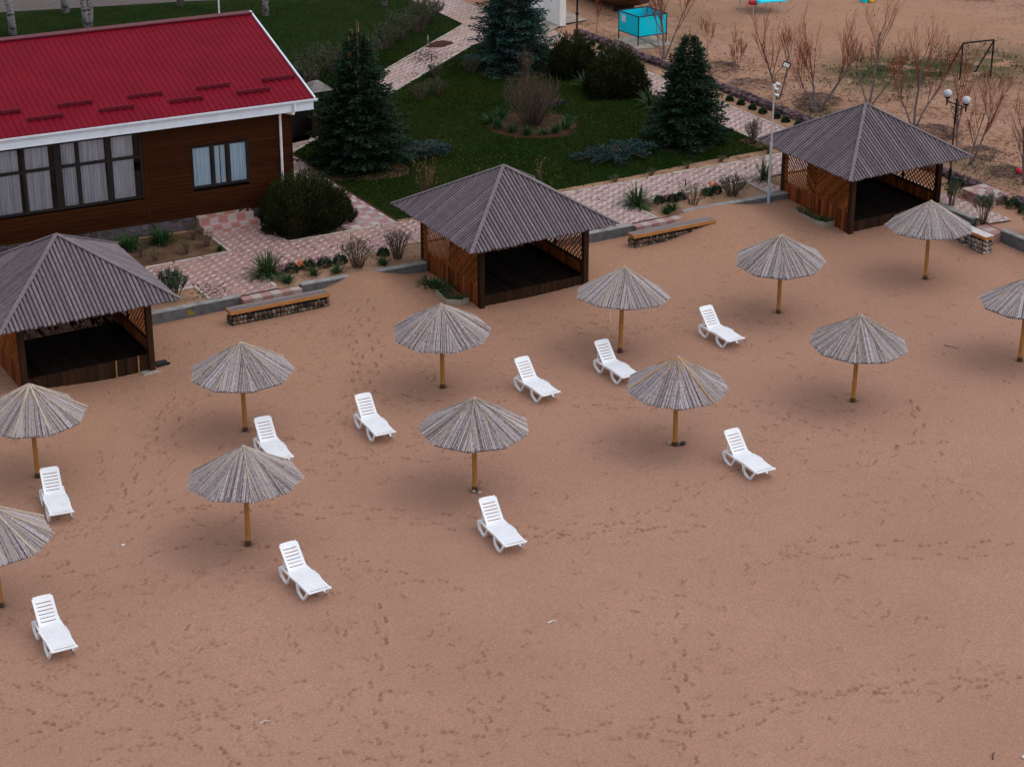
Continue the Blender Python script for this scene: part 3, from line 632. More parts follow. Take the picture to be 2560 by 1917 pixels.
def lath_panel(mb, axis_pos, u0, u1, z0, z1, direction, along, step=.085, w=.038, t=.022):
    """parallel diagonal laths clipped to a rectangle; along: 'y' (panel at x=axis_pos) or 'x'"""
    Hh = z1-z0; W = u1-u0; k = -Hh if direction > 0 else 0
    off = -Hh
    while off < W+Hh*0:
        # line: u = off + s*direction-wise z
        pts = []
        ua, za = off, 0.0; ub, zb = off+Hh, Hh
        if ub <= 0: off += step; continue
        if ua < 0: za = -ua; ua = 0
        if ub > W: zb = zb-(ub-W); ub = W
        if zb-za > .03:
            if direction > 0: p0, p1 = (u0+ua, z0+za), (u0+ub, z0+zb)
            else: p0, p1 = (u1-ua, z0+za), (u1-ub, z0+zb)
            if along == 'y': mb.bar((axis_pos, p0[0], p0[1]), (axis_pos, p1[0], p1[1]), t, w, up=(1,0,0)) if False else mb.bar((axis_pos, p0[0], p0[1]), (axis_pos, p1[0], p1[1]), w, t, up=(1,0,0))
            else: mb.bar((p0[0], axis_pos, p0[1]), (p1[0], axis_pos, p1[1]), w, t, up=(0,1,0))
        off += step
def boards(mb, fixed, u0, u1, z0, z1, along, w=.095, t=.022):
    n = max(1, round((u1-u0)/w)); s = (u1-u0)/n
    for i in range(n):
        a = u0+i*s+.002; c = u0+(i+1)*s-.002; q = random.uniform(-.004,.004)
        if along == 'y': mb.box(fixed-t/2+q, fixed+t/2+q, a, c, z0, z1)
        else: mb.box(a, c, fixed-t/2+q, fixed+t/2+q, z0, z1)
def gazebo(label, loc, footing=False, sticks=(), hw=1.84):
    t = thing('gazebo', label, 'gazebo', loc, 0, 'wooden gazebos along the beach')
    ze = 2.0
    m = MB()
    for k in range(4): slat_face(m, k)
    E, Hh = 2.4, 1.45
    for k in range(4):
        c, s = math.cos(k*math.pi/2), math.sin(k*math.pi/2)
        m.face([(x*c-y*s, x*s+y*c, z) for x, y, z in ((-E,-E,-.012),(E,-E,-.012),(0,0,Hh-.012))], .0)
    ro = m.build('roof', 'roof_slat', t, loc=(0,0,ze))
    for sx, sy in ((-1,-1),(1,-1),(1,1),(-1,1)):
        h = MB(); n = Vector((0,0,1))
        h.bar((sx*(E+.09), sy*(E+.09), .0), (0,0,Hh+.055), .105, .032); h.build('hip_board', 'hip_board', ro)
    p = hw-.08
    for sx, sy in ((-1,-1),(1,-1),(1,1),(-1,1)):
        b = MB(); b.box(sx*p-.08, sx*p+.08, sy*p-.08, sy*p+.08, -.55, ze+.2); b.build('post', 'dark_wood', t)
    b = MB()
    for sy in (-1,1): b.box(-hw+.16, hw-.16, sy*p-.05, sy*p+.05, ze-.10, ze+.06)
    for sx in (-1,1): b.box(sx*p-.05, sx*p+.05, -hw+.16, hw-.16, ze-.10, ze+.06)
    for k in range(4):
        c, s = math.cos(k*math.pi/2+math.pi/4), math.sin(k*math.pi/2+math.pi/4)
        b.bar((c*2.5, s*2.5, ze+.1), (c*.1, s*.1, ze+Hh-.12), .08, .1)
    b.build('roof_frame', 'dark_wood', t)
    L0, L1, T1 = -.5, .66, 1.92
    for sx in (-1, 1):
        s = MB(); boards(s, sx*(hw-.02), -hw+.16, hw-.16, L0, L1, 'y'); s.build('lower_boarding', 'board_wood', t)
        s = MB(); s.box(sx*(hw-.05)-.035, sx*(hw-.05)+.035, -hw+.16, hw-.16, L1-.04, L1+.02)
        s.box(sx*(hw-.05)-.03, sx*(hw-.05)+.03, -.035, .035, L1+.02, ze-.1); s.build('side_rail', 'dark_wood', t)
        s = MB(); lath_panel(s, sx*(hw-.015), -hw+.16, -.01, L1-.02, T1, -1 if sx < 0 else 1, 'y', step=.10 if sx < 0 else .17)
        s.build('lath_panel', 'lath_wood', t)
        s = MB(); lath_panel(s, sx*(hw-.015), .01, hw-.16, L1-.02, T1, 1 if sx < 0 else -1, 'y', step=.155 if sx < 0 else .17)
        s.build('lath_panel', 'lath_wood', t)
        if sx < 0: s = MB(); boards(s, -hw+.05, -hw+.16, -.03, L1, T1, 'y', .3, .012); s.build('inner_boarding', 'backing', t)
        if sx > 0:
            s = MB(); lath_panel(s, hw-.036, -hw+.16, hw-.16, L1-.02, T1, -1, 'y', step=.17, w=.03); s.build('lath_panel', 'lath_wood', t)
    s = MB(); boards(s, hw-.02, -.7, hw-.16, L0, L1, 'x'); s.build('lower_boarding', 'board_wood', t)
    s = MB(); s.box(-.78, -.70, hw-.12, hw-.04, -.1, ze-.1); s.box(-.7, hw-.16, hw-.09, hw-.03, L1-.04, L1+.02); s.build('side_rail', 'dark_wood', t)
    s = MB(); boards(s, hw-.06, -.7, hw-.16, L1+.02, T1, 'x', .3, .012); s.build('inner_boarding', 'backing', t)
    s = MB(); lath_panel(s, hw-.015, -.7, hw-.16, L1-.02, T1, 1, 'x', step=.12); lath_panel(s, hw-.032, -.7, hw-.16, L1-.02, T1, -1, 'x', step=.12)
    s.build('lath_panel', 'lath_wood', t)
    f = MB()
    n = 26; w_ = (2*hw-.2)/n
    for i in range(n): f.box(-hw+.1+i*w_+.002, -hw+.1+(i+1)*w_-.002, -hw+.14, hw-.06, .26, .29+random.uniform(-.002,.002))
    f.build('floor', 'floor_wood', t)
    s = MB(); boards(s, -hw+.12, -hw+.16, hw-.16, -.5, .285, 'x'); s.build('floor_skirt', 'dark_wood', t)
    for x in sticks:
        s = MB(); s.bar((x, -hw+.085, -.42), (x+.02, -hw+.085, .30), .042, .03, up=(0,1,0)); s.build('batten', 'light_stick', t)
    if footing:
        s = MB(); s.bbox(hw-.42, hw+.14, -hw-.16, -hw+.2, -.32, -.17, .02); s.build('footing', 'footing', t)
    return t
gazebo('slatted wooden gazebo at the left edge, on concrete footing, nearest the house', (-11.46,3.30,.15), True, (.75,1.38))
gazebo('slatted wooden gazebo in the middle, between the two long stone benches', (1.84,2.44,.15))
gazebo('slatted wooden gazebo farthest right, beside the floodlight pole and globe lamp', (15.10,2.15,.15), False, (.55,))

# ---------------------------------------------------------------- reed parasols
def canopy(seed, thick):
    q = random.Random(seed); m = MB(); NS = 9; Rr = 1.30; z0, zt = 1.58, 2.40
    ribl = []; wires = MB(); slope = (zt-z0)/Rr
    for s in range(NS):
        a0 = 2*math.pi*s/NS; a1 = 2*math.pi*(s+1)/NS; am = (a0+a1)/2
        half = Rr*math.tan(math.pi/NS); nr = 44
        flat = Rr*math.cos(math.pi/NS)*1.02
        cx, sx = math.cos(am), math.sin(am)
        for i in range(nr):
            u = -half*1.02+(i+.5)*2*half*1.02/nr; u += q.uniform(-.006,.006)
            w = 2*half/nr*q.uniform(.95,1.4); kf = .5; r0 = abs(u)*(1-kf)/max(.05, math.tan(math.pi/NS)-kf*abs(u)/flat)*.985+.02
            r1 = flat+q.uniform(-.02,.016)+(q.uniform(-.09,.05) if q.random() < .06 else 0); tw = q.uniform(-.02,.02); lift = q.uniform(0,.014)
            if r1-r0 < .05: continue
            k = 3; vs = []
            for j in range(k+1):
                rr = r0+(r1-r0)*j/k; uu = u*(1-kf+kf*rr/flat)+tw*j/k
                zz = zt-slope*rr/math.cos(0)*1.0+lift+ (.012*math.sin(3*rr+seed) )
                for du, h in ((-.5,0),(0,.009),(.5,0)):
                    X = rr; Y = uu+du*w*(.62+.38*rr/flat)
                    vs.append((X*cx-Y*sx, X*sx+Y*cx, zz+h))
            fs = []
            for j in range(k):
                for d in (0,1): fs.append((j*3+d, (j+1)*3+d, (j+1)*3+d+1, j*3+d+1))
            m.add(vs, fs, q.random())
        # closed under-layer
        e0 = (flat*.985*math.cos(a0)/math.cos(math.pi/NS)*.98, flat*.985*math.sin(a0)/math.cos(math.pi/NS)*.98)
        e1 = (flat*.985*math.cos(a1)/math.cos(math.pi/NS)*.98, flat*.985*math.sin(a1)/math.cos(math.pi/NS)*.98)
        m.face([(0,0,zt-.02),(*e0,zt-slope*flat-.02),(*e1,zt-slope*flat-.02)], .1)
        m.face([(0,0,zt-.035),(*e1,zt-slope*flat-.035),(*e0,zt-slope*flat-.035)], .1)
        for rr in (.55, .95, 1.2):
            t_ = math.tan(math.pi/NS)*rr*.93
            if q.random() < .85:
                pts = []
                for j in range(5):
                    uu = -t_+2*t_*j/4; pts.append((rr*cx-uu*sx, rr*sx+uu*cx, zt-slope*rr+.016+q.uniform(0,.004)))
                wires.tube(pts, .004, 4)
        if True:                                   # cane bundle over each seam
            ra = (.038 if thick else .021)*q.uniform(.75,1.2); n = 7; pts = []; rad = []
            Re = flat/math.cos(math.pi/NS)*q.uniform(.93,1.02); da = q.uniform(-.03,.03)
            if not thick and q.random() < .25: Re *= .45
            for j in range(n):
                rr = .03+(Re-.03)*j/(n-1); aa = a0+da*j/n
                pts.append((rr*math.cos(aa), rr*math.sin(aa), zt-slope*rr*math.cos(math.pi/NS)*1.0+.014+ra*.4+q.uniform(-.004,.004)))
                rad.append(ra*(1-.35*j/n)*(1+(.28 if q.random() < (.3 if thick else .1) else 0)))
            ribs = MB(); ribl.append(ribs); ribs.tube(pts, rad, 6, r=q.random()*.6+(.4 if thick else .1))
    m.lathe([(.06,zt-.03),(.045,zt+.02),(.012,zt+.045)], 8, r=.6)
    return m, ribl, wires
protos = []
def parasol(label, loc, variant, rz, tilt=(0,0), straw=False):
    if variant not in [v for v, _ in protos]:
        t = thing('reed_parasol', label, 'parasol', loc, 0, 'reed parasols on the beach')
        m, ribl, wires = canopy(variant*17+3, variant == 2)
        cano = m.build('canopy', 'reed', t)
        [rb.build('cane_rib', 'cane_orange' if variant == 4 else 'reed_tan', cano) for rb in ribl]; wires.build('binding_wire', 'wire', cano)
        pm = MB(); pm.tube([(0,0,-.3),(.004,0,.6),(-.003,.003,1.3),(0,0,2.36)], [.064,.062,.06,.055], 12); pm.build('pole', 'pole_wood', t, smooth=False)
        d = MB(); d.tube([(0,0,-.2),(0,0,.09)], [.068,.066], 12); d.build('pole_foot', 'pole_dark', t)  # foot of the pole, darker than the wood above
        protos.append((variant, t))
    else:
        t = copy_tree(dict(protos)[variant]); t.location = loc; t['label'] = label
    t.rotation_euler = (-tilt[1]/2.4, tilt[0]/2.4, 0)
    for ch in t.children:
        if ch.name.startswith('canopy'):
            ch.rotation_euler = (random.uniform(-.012,.012), random.uniform(-.012,.012), rz); ch.scale = (random.uniform(.97,1.02), random.uniform(.97,1.02), 1)
    if straw:
        b = MB(); b.tube([(-.95,-.85,1.56),(-1.18,-1.25,1.33)], [.008,.004], 5); b.build('loose_straw', 'reed_tan', t)
    return t
parasol('reed parasol in the back row nearest the left long stone bench', (-9.04,-3.29,0), 0, .3)
parasol('reed parasol just below the left corner post of the middle gazebo', (-3.41,-3.45,0), 1, 1.0, (-.07,-.1))
parasol('reed parasol below the right side of the middle gazebo, one straw sticking out', (2.0,-3.76,0), 5, .1, (.15,.12), True)
parasol('reed parasol alone in the sand between the drift-covered bench and right gazebo', (7.52,-3.66,0), 0, 2.1, (-.1,-.1))
parasol('reed parasol in front of the right gazebo, half hiding a small stone bench', (13.0,-3.68,0), 1, 2.5, (.05,.08))
parasol('reed parasol with thick cane ribs directly in front of the left gazebo', (-14.45,-3.18,0), 2, .55)
parasol('reed parasol whose canopy covers the foot of a white lounger behind it', (-11.39,-8.92,0), 1, .25, (.08,.1))
parasol('front-row reed parasol in the centre with a pale pebble at its post', (-5.59,-9.13,0), 3, 1.3)
parasol('reed parasol with orange cane strips, a dark stone beside its post', (-.04,-9.48,0), 4, .7, (-.05,-.05))
parasol('front-row reed parasol to the right, standing in open sand without a lounger', (5.5,-9.62,0), 0, 1.15, (.02,-.05))
parasol('reed parasol cut off by the right edge of the photo', (11.16,-9.79,0), 3, 2.2, (.1,.05))
parasol('reed parasol with thick cane ribs cut off by the left edge of photo', (-17.13,-8.82,0), 2, 1.0)

# ---------------------------------------------------------------- plastic loungers; local +x runs to the foot end
def lounger_proto():
    t = thing('sun_lounger', 'x', 'sun lounger', (0,0,0), 0, 'white plastic loungers on the beach')
    s = MB(); zs = .30
    def hw_(x):                 # half width of the bed
        return float(np.interp(x, [-.02,.10,.18,.50,.60,1.05], [.235,.25,.285,.285,.265,.262]))
    def zz(x): return zs+float(np.interp(x, [0,.15,.45,.8,1.05], [.0,-.012,.012,.0,-.004]))
    n = 13
    for i in range(n):
        x0 = .01+i*.98/n; x1 = .01+(i+1)*.98/n-.010
        w0, w1 = hw_(x0)-.035, hw_(x1)-.035
        a, c = zz(x0), zz(x1)
        s.add([(x0,-w0,a-.018),(x1,-w1,c-.018),(x1,w1,c-.018),(x0,w0,a-.018),(x0,-w0,a),(x1,-w1,c),(x1,w1,c),(x0,w0,a)], MB.BF)
    xs = [-.02,.05,.10,.18,.35,.50,.60,.8,1.0,1.05]
    for sg in (-1,1):
        for x0, x1 in zip(xs[:-1], xs[1:]):
            w0, w1 = hw_(x0), hw_(x1); a, c = zz(x0), zz(x1)
            up0 = .022 if .1 < x0 < .6 else .004; up1 = .022 if .1 < x1 < .6 else .004
            vs = [(x0,sg*(w0-.04),a-.03),(x1,sg*(w1-.04),c-.03),(x1,sg*w1,c-.03),(x0,sg*w0,a-.03),(x0,sg*(w0-.04),a+.002),(x1,sg*(w1-.04),c+.002),(x1,sg*w1,c+up1),(x0,sg*w0,a+up0)]
            s.add(vs, MB.BF if sg > 0 else tuple(f[::-1] for f in MB.BF))
    s.tube([(1.06,-.275,zs-.006),(1.06,.275,zs-.006)], .026, 10)
    s.build('seat', 'plastic', t)
    r = MB()
    for sg in (-1,1): r.bar((-.36,sg*.245,.275),(1.03,sg*.245,.275), .05, .045)
    r.bar((-.345,-.22,.275),(-.345,.22,.275), .04, .04); r.build('side_rails', 'plastic', t)
    b = MB(); L_ = .66; ang = R(45); W = .225
    def bp(u, v, h=0):          # u along back, v across
        bow = .016*math.sin(math.pi*u/L_)
        return (-(u*math.cos(ang))+(-(h+bow))*math.sin(ang)*-1*-1*0-(0), v, zs+u*math.sin(ang)+h)
    def panel(u0, u1, v0, v1):
        th = .018
        P = []
        for h in (-th, 0):
            for u, v in ((u0,v0),(u0,v1),(u1,v1),(u1,v0)):
                bow = .025*(1-(v/W)**2)*-1
                P.append((-(u*math.cos(ang))+(h+bow)*math.sin(ang), v, zs+u*math.sin(ang)+(h+bow)*math.cos(ang)))
        b.add(P, ((0,1,2,3),(4,7,6,5),(0,4,5,1),(1,5,6,2),(2,6,7,3),(3,7,4,0)))
    slots = [.11+.083*i for i in range(6)]; edges = [0]+[e for s_ in slots for e in (s_-.011, s_+.011)]+[L_]
    vcols = np.linspace(-.165,.165,5)
    for i in range(0, len(edges)-1, 2):
        for a, c in zip(vcols[:-1], vcols[1:]): panel(edges[i], edges[i+1], a, c)
    for v0, v1 in ((-W,-.19),(-.19,-.165),(.165,.19),(.19,W)):
        panel(0, L_-(.02 if abs(v0+v1) > .4 else 0), v0, v1)
    for v0, v1 in zip(np.linspace(-.2,.2,6)[:-1], np.linspace(-.2,.2,6)[1:]): panel(L_, L_+.018*(1-((v0+v1)/2/.25)**2)*1.6, v0, v1)
    b.build('backrest', 'plastic', t)
    g = MB()
    for sg in (-1,1): g.bar((-.30,sg*.20,.285),(-.285,sg*.20,.55), .025, .02); g.bar((-.30,sg*.2,.285),(-.1,sg*.2,.38), .02, .02)
    g.bar((-.295,-.2,.42),(-.295,.2,.42), .02, .02); g.build('support', 'plastic', t)
    for sg in (-1,1):
        for x0, xa, xb, x1 in ((-.36,-.30,-.04,.14),(.50,.545,.78,1.0)):
            q = MB(); pts = [(x0,.275),(x0+.035,.10),(xb,.0),(x1,.275)]; yo = sg*.27; T = .05
            def ring(d):      # closed frame, mitred
                return d
            for (xA,zA),(xB,zB),wd in ((pts[0],pts[1],.06),(pts[1],pts[2],.055),(pts[2],pts[3],.04)):
                q.bar((xA,yo,zA),(xB,yo,zB), T, wd, up=(0,1,0)) if False else q.bar((xA,yo,zA),(xB,yo,zB), wd, T, up=(0,1,0))
            q.tube([(pts[1][0],yo-.025,pts[1][1]),(pts[1][0],yo+.025,pts[1][1])], .029, 8); q.tube([(pts[2][0],yo-.025,.018),(pts[2][0],yo+.025,.018)], .022, 8)
            q.build('leg', 'plastic', t)
    return t
LG = [('white plastic lounger beside the thick-ribbed parasol in front of left gazebo', None, (-14.44,-5.68), -99, 'r'),
 ('white plastic lounger nearest the bottom left corner of the sand', (-16.92,-11.42), None, -92.5, 'l'),
 ('white plastic lounger with its foot end hidden behind a parasol canopy', None, (-8.84,-5.86), -95, 'f'),
 ('white plastic lounger right below the parasol that hides another lounger', (-11.36,-11.85), None, -88.5, 'l'),
 ('white plastic lounger standing in open sand, above left of the central front parasol', (-6.55,-5.51), None, -94.5, 'l'),
 ('white plastic lounger just below the front-row parasol with the pale pebble', (-6.62,-12.14), None, -94.5, 'l'),
 ('white plastic lounger farther right of the central front parasol, below middle gazebo', (-1.76,-5.59), None, -89, 'l'),
 ('white plastic lounger whose foot touches the canopy with orange cane strips', (.70,-5.63), None, -90, 'l'),
 ('white plastic lounger farthest back, below the drift-covered bench', (4.59,-4.99), None, -90, 'l'),
 ('white plastic lounger farthest right, below the parasol with the dark stone', (.42,-12.02), None, -91.5, 'l')]
lp = lounger_proto()
for i, (lab, fl, fr_, hd, ref) in enumerate(LG):
    o = lp if i == 0 else copy_tree(lp)
    a = R(hd); c, s = math.cos(a), math.sin(a)
    lx, ly = {'l': (.78,-.27), 'r': (.78,.27), 'f': (1.06,.275)}[ref]
    px, py = fl or fr_
    o.location = (px-(lx*c-ly*s), py-(lx*s+ly*c), float(beach_h(np.array(px), np.array(py)))-.014); o.rotation_euler = (0,0,a); o['label'] = lab

# ---------------------------------------------------------------- stone-filled benches
def bench(label, loc, rz, length, depth, htop, top, edge, stones, seed, skew=0):
    t = thing('stone_bench', label, 'bench', loc, rz, 'benches with stone-filled bases')
    b = MB(); d3 = depth/3
    for i in range(3): b.bbox(0, length, i*d3+.003, (i+1)*d3-.003, htop-.03, htop+random.uniform(-.001,.002), .006)
    b.build('seat', top, t)
    e = MB(); e.box(-.02, length+.02, -.028, -.001, htop-.105, htop-.002); e.box(-.02, 0-.001, -.001, depth, htop-.105, htop-.002); e.box(length+.001, length+.02, -.001, depth, htop-.105, htop-.002)
    e.build('edge_board', edge, t)
    c = MB(); c.box(.06, length-.06, .06, depth-.06, -.4, htop-.1); 
    base = c.build('base', 'gap_dark', t)
    q = random.Random(seed); s = MB(); x = .05
    for face in ('front','left','right'):
        span = length if face == 'front' else depth
        u = .03
        rows = 6; hh = (htop+.25)/rows
        for rw in range(rows):
            u = .02+q.uniform(0,.05)
            while u < span-.06:
                w = q.uniform(.08,.15); z = -.3+hh*(rw+.5)+q.uniform(-.015,.015)
                if z < htop-.13:
                    if face == 'front': s.rock((u+w/2, .035, z), w*.55, .05, hh*.5, seed=q.randrange(9999))
                    elif face == 'left': s.rock((.035, u+w/2, z), .05, w*.55, hh*.5, seed=q.randrange(9999))
                    else: s.rock((length-.035, u+w/2, z), .05, w*.55, hh*.5, seed=q.randrange(9999))
                u += w
    s.build('stone_fill', stones, base)
    g = MB()
    for k in range(int(length/.5)+1):
        xx = min(.02+k*.5, length-.02); g.bar((xx,-.016,-.35),(xx,-.016,htop-.1), .012, .012)
    for z in (.05,.2,.35): g.bar((0,-.016,z),(length,-.016,z), .008, .008)
    g.build('wire_cage', 'black_metal', base)
    return t
bench('long bench with greyed plank top, clear of sand, below the left tiled entry path', (-6.78,2.90,0), R(-1.2), 3.03, .36, .60, 'bench_top', 'bench_edge', 'bench_stone', 4)
bench('long bench half buried by a sand drift, in front of the entry path between gazebos', (6.50,2.46,0), R(-.8), 3.03, .35, .60, 'bench_top', 'bench_edge', 'bench_stone', 9)
bench('short bench with pale plank top behind the parasol at the right gazebo', (15.80,-1.5,0), R(-89), 1.62, .36, .60, 'bench_pale_top', 'bench_edge', 'bench_stone_bright', 15)

# ---------------------------------------------------------------- low concrete walls
def wall(label, p0, p1, top=.5, th=.22, bottom=-.5, dark=True, stain=None):
    t = thing('concrete_wall', label, 'low wall', (p0[0], p0[1], 0), math.atan2(p1[1]-p0[1], p1[0]-p0[0]), 'low concrete walls at the garden edge')
    L_ = math.hypot(p1[0]-p0[0], p1[1]-p0[1])
    b = MB(); b.box(0, L_, -th+.012, -.012, bottom, top-.03); b.build('wall_body', 'concrete_dark', t)
    c = MB(); n = max(1, int(L_/1.6))
    for i in range(n): c.bbox(L_*i/n+.002, L_*(i+1)/n-.002, -th, 0, top-.03, top+.01+random.uniform(-.003,.003), .012)
    c.build('coping', 'concrete', t)
    if stain:
        f = MB(); pts = blob(stain[0], stain[1], stain[2], stain[3], 18, 3, .18); f.face([(x, -th+.008, z) for x, z in pts]); f.build('paint_stain', 'yellow_stain', t)
    return t
wall('low grey concrete wall with a yellow stain beside the left gazebo', (-9.6,4.31), (-5.95,4.29), stain=(2.05,.30,.11,.09))
wall('low concrete wall with sand heaped over it, left of the middle gazebo', (-4.07,4.24), (-.02,4.02))
wall('short low concrete wall on the right side of the middle gazebo', (3.72,3.76), (7.2,3.72))
wall('low concrete wall buried by the drift, running to the floodlight pole', (9.23,3.94), (13.28,3.80))
wall('low sandy concrete wall right of the right gazebo, partly behind a parasol', (16.92,.3), (17.0,-1.42), top=.52)
wall('low concrete wall half in the sand near the right edge of photo', (17.05,-2.66), (17.25,-7.5), top=.52)

# ---------------------------------------------------------------- the house
HR = R(-4.4)
house = thing('house', 'brown boarded single-storey house with a red metal roof', 'house', (-1.59,9.98,0), HR)
LW, DP, Z0, Z1 = 15.0, 9.6, .85, 3.95
wins = [(-12.6,-4.86,1.72,3.82),(-3.30,-1.44,1.76,3.12)]
s = MB(); bh = .135; z = Z0
while z < Z1:
    z2 = min(z+bh, Z1); cuts = [-LW]
    for a, c, za, zb in wins:
        if z2 > za+.001 and z < zb-.001: cuts += [a, c]
    cuts.append(0)
    for a, c in zip(cuts[::2], cuts[1::2]):
        lo, hi = z, z2-.012
        for wa, wc, za, zb in wins:
            if abs(c-wa) < .01 or abs(a-wc) < .01: pass
        s.add([(a,-.022,lo),(c,-.022,lo),(c,.02,lo),(a,.02,lo),(a,-.010,hi),(c,-.010,hi),(c,.02,hi),(a,.02,hi)], MB.BF)
        s.add([(a,-.004,hi),(c,-.004,hi),(c,.02,hi),(a,.02,hi),(a,-.004,z2),(c,-.004,z2),(c,.02,z2),(a,.02,z2)], MB.BF, .0)
    s.add([(0.0,.02,z),(.018,.02,z),(.018,DP,z),(0.0,DP,z),(0.0,.02,z2-.012),(.006,.02,z2-.012),(.006,DP,z2-.012),(0.0,DP,z2-.012)], MB.BF)
    z = z2
s.box(-.02,.03,-.03,.03,Z0,Z1); s.box(-4.80,-4.72,-.026,-.012,Z0,Z1)
s.add([(0,.02,Z1),(0,DP,Z1),(0,DP/2+.2,5.5)], ((0,1,2),)); s.face([(-LW,DP,.4),(0,DP,.4),(0,DP,Z1),(-LW,DP,Z1)]); s.face([(-LW,0,.4),(-LW,DP,.4),(-LW,DP,Z1),(-LW,0,Z1)])
s.build('wall', 'siding', house)
i_ = MB(); i_.face([(-LW,.45,.9),(0,.45,.9),(0,.45,4.0),(-LW,.45,4.0)]); i_.face([(-LW,.03,1.5),(0,.03,1.5),(0,.45,1.5),(-LW,.45,1.5)]); i_.build('interior', 'interior', house)
pl = MB(); pl.box(-LW,-.0,.012,.1,.3,Z0); pl.box(-.05,-.004,.1,DP,.3,Z0)
pbase = pl.build('plinth', 'mortar', house)
q = random.Random(5); st = MB(); u = -LW
while u < -.1:
    w = q.uniform(.18,.42); zc = .44
    while zc < .84:
        h = q.uniform(.13,.24); h = min(h, .86-zc); 
        if h < .05: break
        n = 6; c0 = (u+w/2, zc+h/2); 
        pts = [(c0[0]+w*.47*math.cos(t+.3)*q.uniform(.85,1.12), c0[1]+h*.48*math.sin(t+.3)*q.uniform(.9,1.1)) for t in [2*math.pi*k/n for k in range(n)]]
        top_ = [(x, -.012+q.uniform(-.012,.004), zz_) for x, zz_ in pts]; bot = [(x, .02, zz_) for x, zz_ in pts]
        st.add(top_+bot, [tuple(range(n))]+[(k, k+n, (k+1) % n+n, (k+1) % n) for k in range(n)], q.random()); zc += h
    u += w
st.build('plinth_stones', 'plinth_stone', pbase)
# roof: ribbed sheet
ro = MB(); OV = .6; ZE, ZR, RU = 4.35, 5.76, 5.9; RX = .60; slope = (ZR-ZE)/RU
x = -LW-.6
def rz_(v): return ZE+slope*v
ln = math.hypot(1, slope); nrm = (-slope/ln, 1/ln)
ro.face([(x,-OV-.02,ZE),(RX,-OV-.02,ZE),(RX,RU-OV,ZR),(x,RU-OV,ZR)], .5)
ro.face([(RX,RU-OV,ZR),(RX,DP+1.0,ZE+.0),(x,DP+1.0,ZE+.0),(x,RU-OV,ZR)], .5)
xx = RX-.06
while xx > x:
    for (y0, z0_, y1, z1_) in ((-OV-.05, ZE-.006, RU-OV, ZR),):
        w = .016; h = .015
        ro.add([(xx-w,y0,z0_),(xx+w,y0,z0_),(xx+w*.6,y0,z0_+h),(xx-w*.6,y0,z0_+h),(xx-w,y1,z1_),(xx+w,y1,z1_),(xx+w*.6,y1,z1_+h),(xx-w*.6,y1,z1_+h)],
               ((0,1,2,3),(0,3,7,4),(3,2,6,7),(2,1,5,6)), .45)
    xx -= .19
roof = ro.build('roof', 'red_metal', house)
r_ = MB(); r_.bar((x,RU-OV-.11,ZR-.0),(RX+.02,RU-OV-.11,ZR-.0), .24, .05); r_.bar((x,RU-OV+.11,ZR-.02),(RX+.02,RU-OV+.11,ZR-.02), .24, .05); r_.build('ridge_cap', 'dark_red_metal', roof)
for v, us in ((1.35, (-9.3,-7.11,-4.92,-2.74,-.59)), (.78, (-10.35,-8.17,-5.99,-3.80,-1.62))):
    for a in us:
        b = MB(); zz_ = rz_(v)
        b.box(a, a+1.07, v-OV-.02, v-OV+.0, zz_+.02, zz_+.115)
        b.add([(a,v-OV-.0,zz_+.10),(a+1.07,v-OV-.0,zz_+.10),(a+1.07,v-OV+.10,zz_+.04),(a,v-OV+.10,zz_+.04),(a,v-OV-.0,zz_+.115),(a+1.07,v-OV-.0,zz_+.115),(a+1.07,v-OV+.10,zz_+.055),(a,v-OV+.10,zz_+.055)], MB.BF)
        for k in range(5): b.box(a+.06+k*.235, a+.085+k*.235, v-OV-.12, v-OV+.06, zz_-.012, zz_+.045)
        b.build('snow_guard', 'dark_red_metal', roof)
b = MB(); b.bar((RX+.025,-OV-.02,ZE+.012),(RX+.025,RU-OV,ZR+.012), .05, .07); b.bar((RX+.025,RU-OV,ZR+.012),(RX+.025,DP+1.0,ZE+.012), .05, .07); b.build('gable_trim', 'white_metal', roof)
b = MB(); b.box(x,RX-.02,-OV+.015,-OV+.035,ZE-.36,ZE-.06)
for k in range(3): b.box(x,RX-.02,-OV+.004,-OV+.015,ZE-.36+.1*k+.006,ZE-.36+.1*k+.094)
b.box(x,RX-.02,-OV+.035,.0,ZE-.36,ZE-.345); b.box(RX-.035,RX-.015,-OV+.035,.0,ZE-.345,ZE-.06); b.build('fascia', 'white_metal', house)
b = MB(); prof = [(-.10,-.005),(-.105,-.05),(-.075,-.095),(-.03,-.10),(.0,-.075)]
vs = []
for xx_ in (x, RX+.09):
    for py, pz in prof: vs.append((xx_, -OV+py-.0, ZE+pz+.012))
b.add(vs, [(k, k+1, k+6, k+5) for k in range(4)]+[(0,1,2,3,4),(9,8,7,6,5)]); b.bar((x,-OV-.105,ZE+.006),(RX+.09,-OV-.105,ZE+.006), .022, .022); b.build('gutter', 'white_metal', house)
b = MB(); b.tube([(-.06,-OV-.06,ZE-.07),(-.06,-OV-.06,ZE-.28),(-.12,-OV-.02,ZE-.42)], .045, 8); b.tube([(-.12,-OV-.02,ZE-.40),(-.30,-.2,ZE-.44),(-.36,-.075,ZE-.52),(-.37,-.075,.55)], .042, 8); b.build('downpipe', 'pipe_white', house)
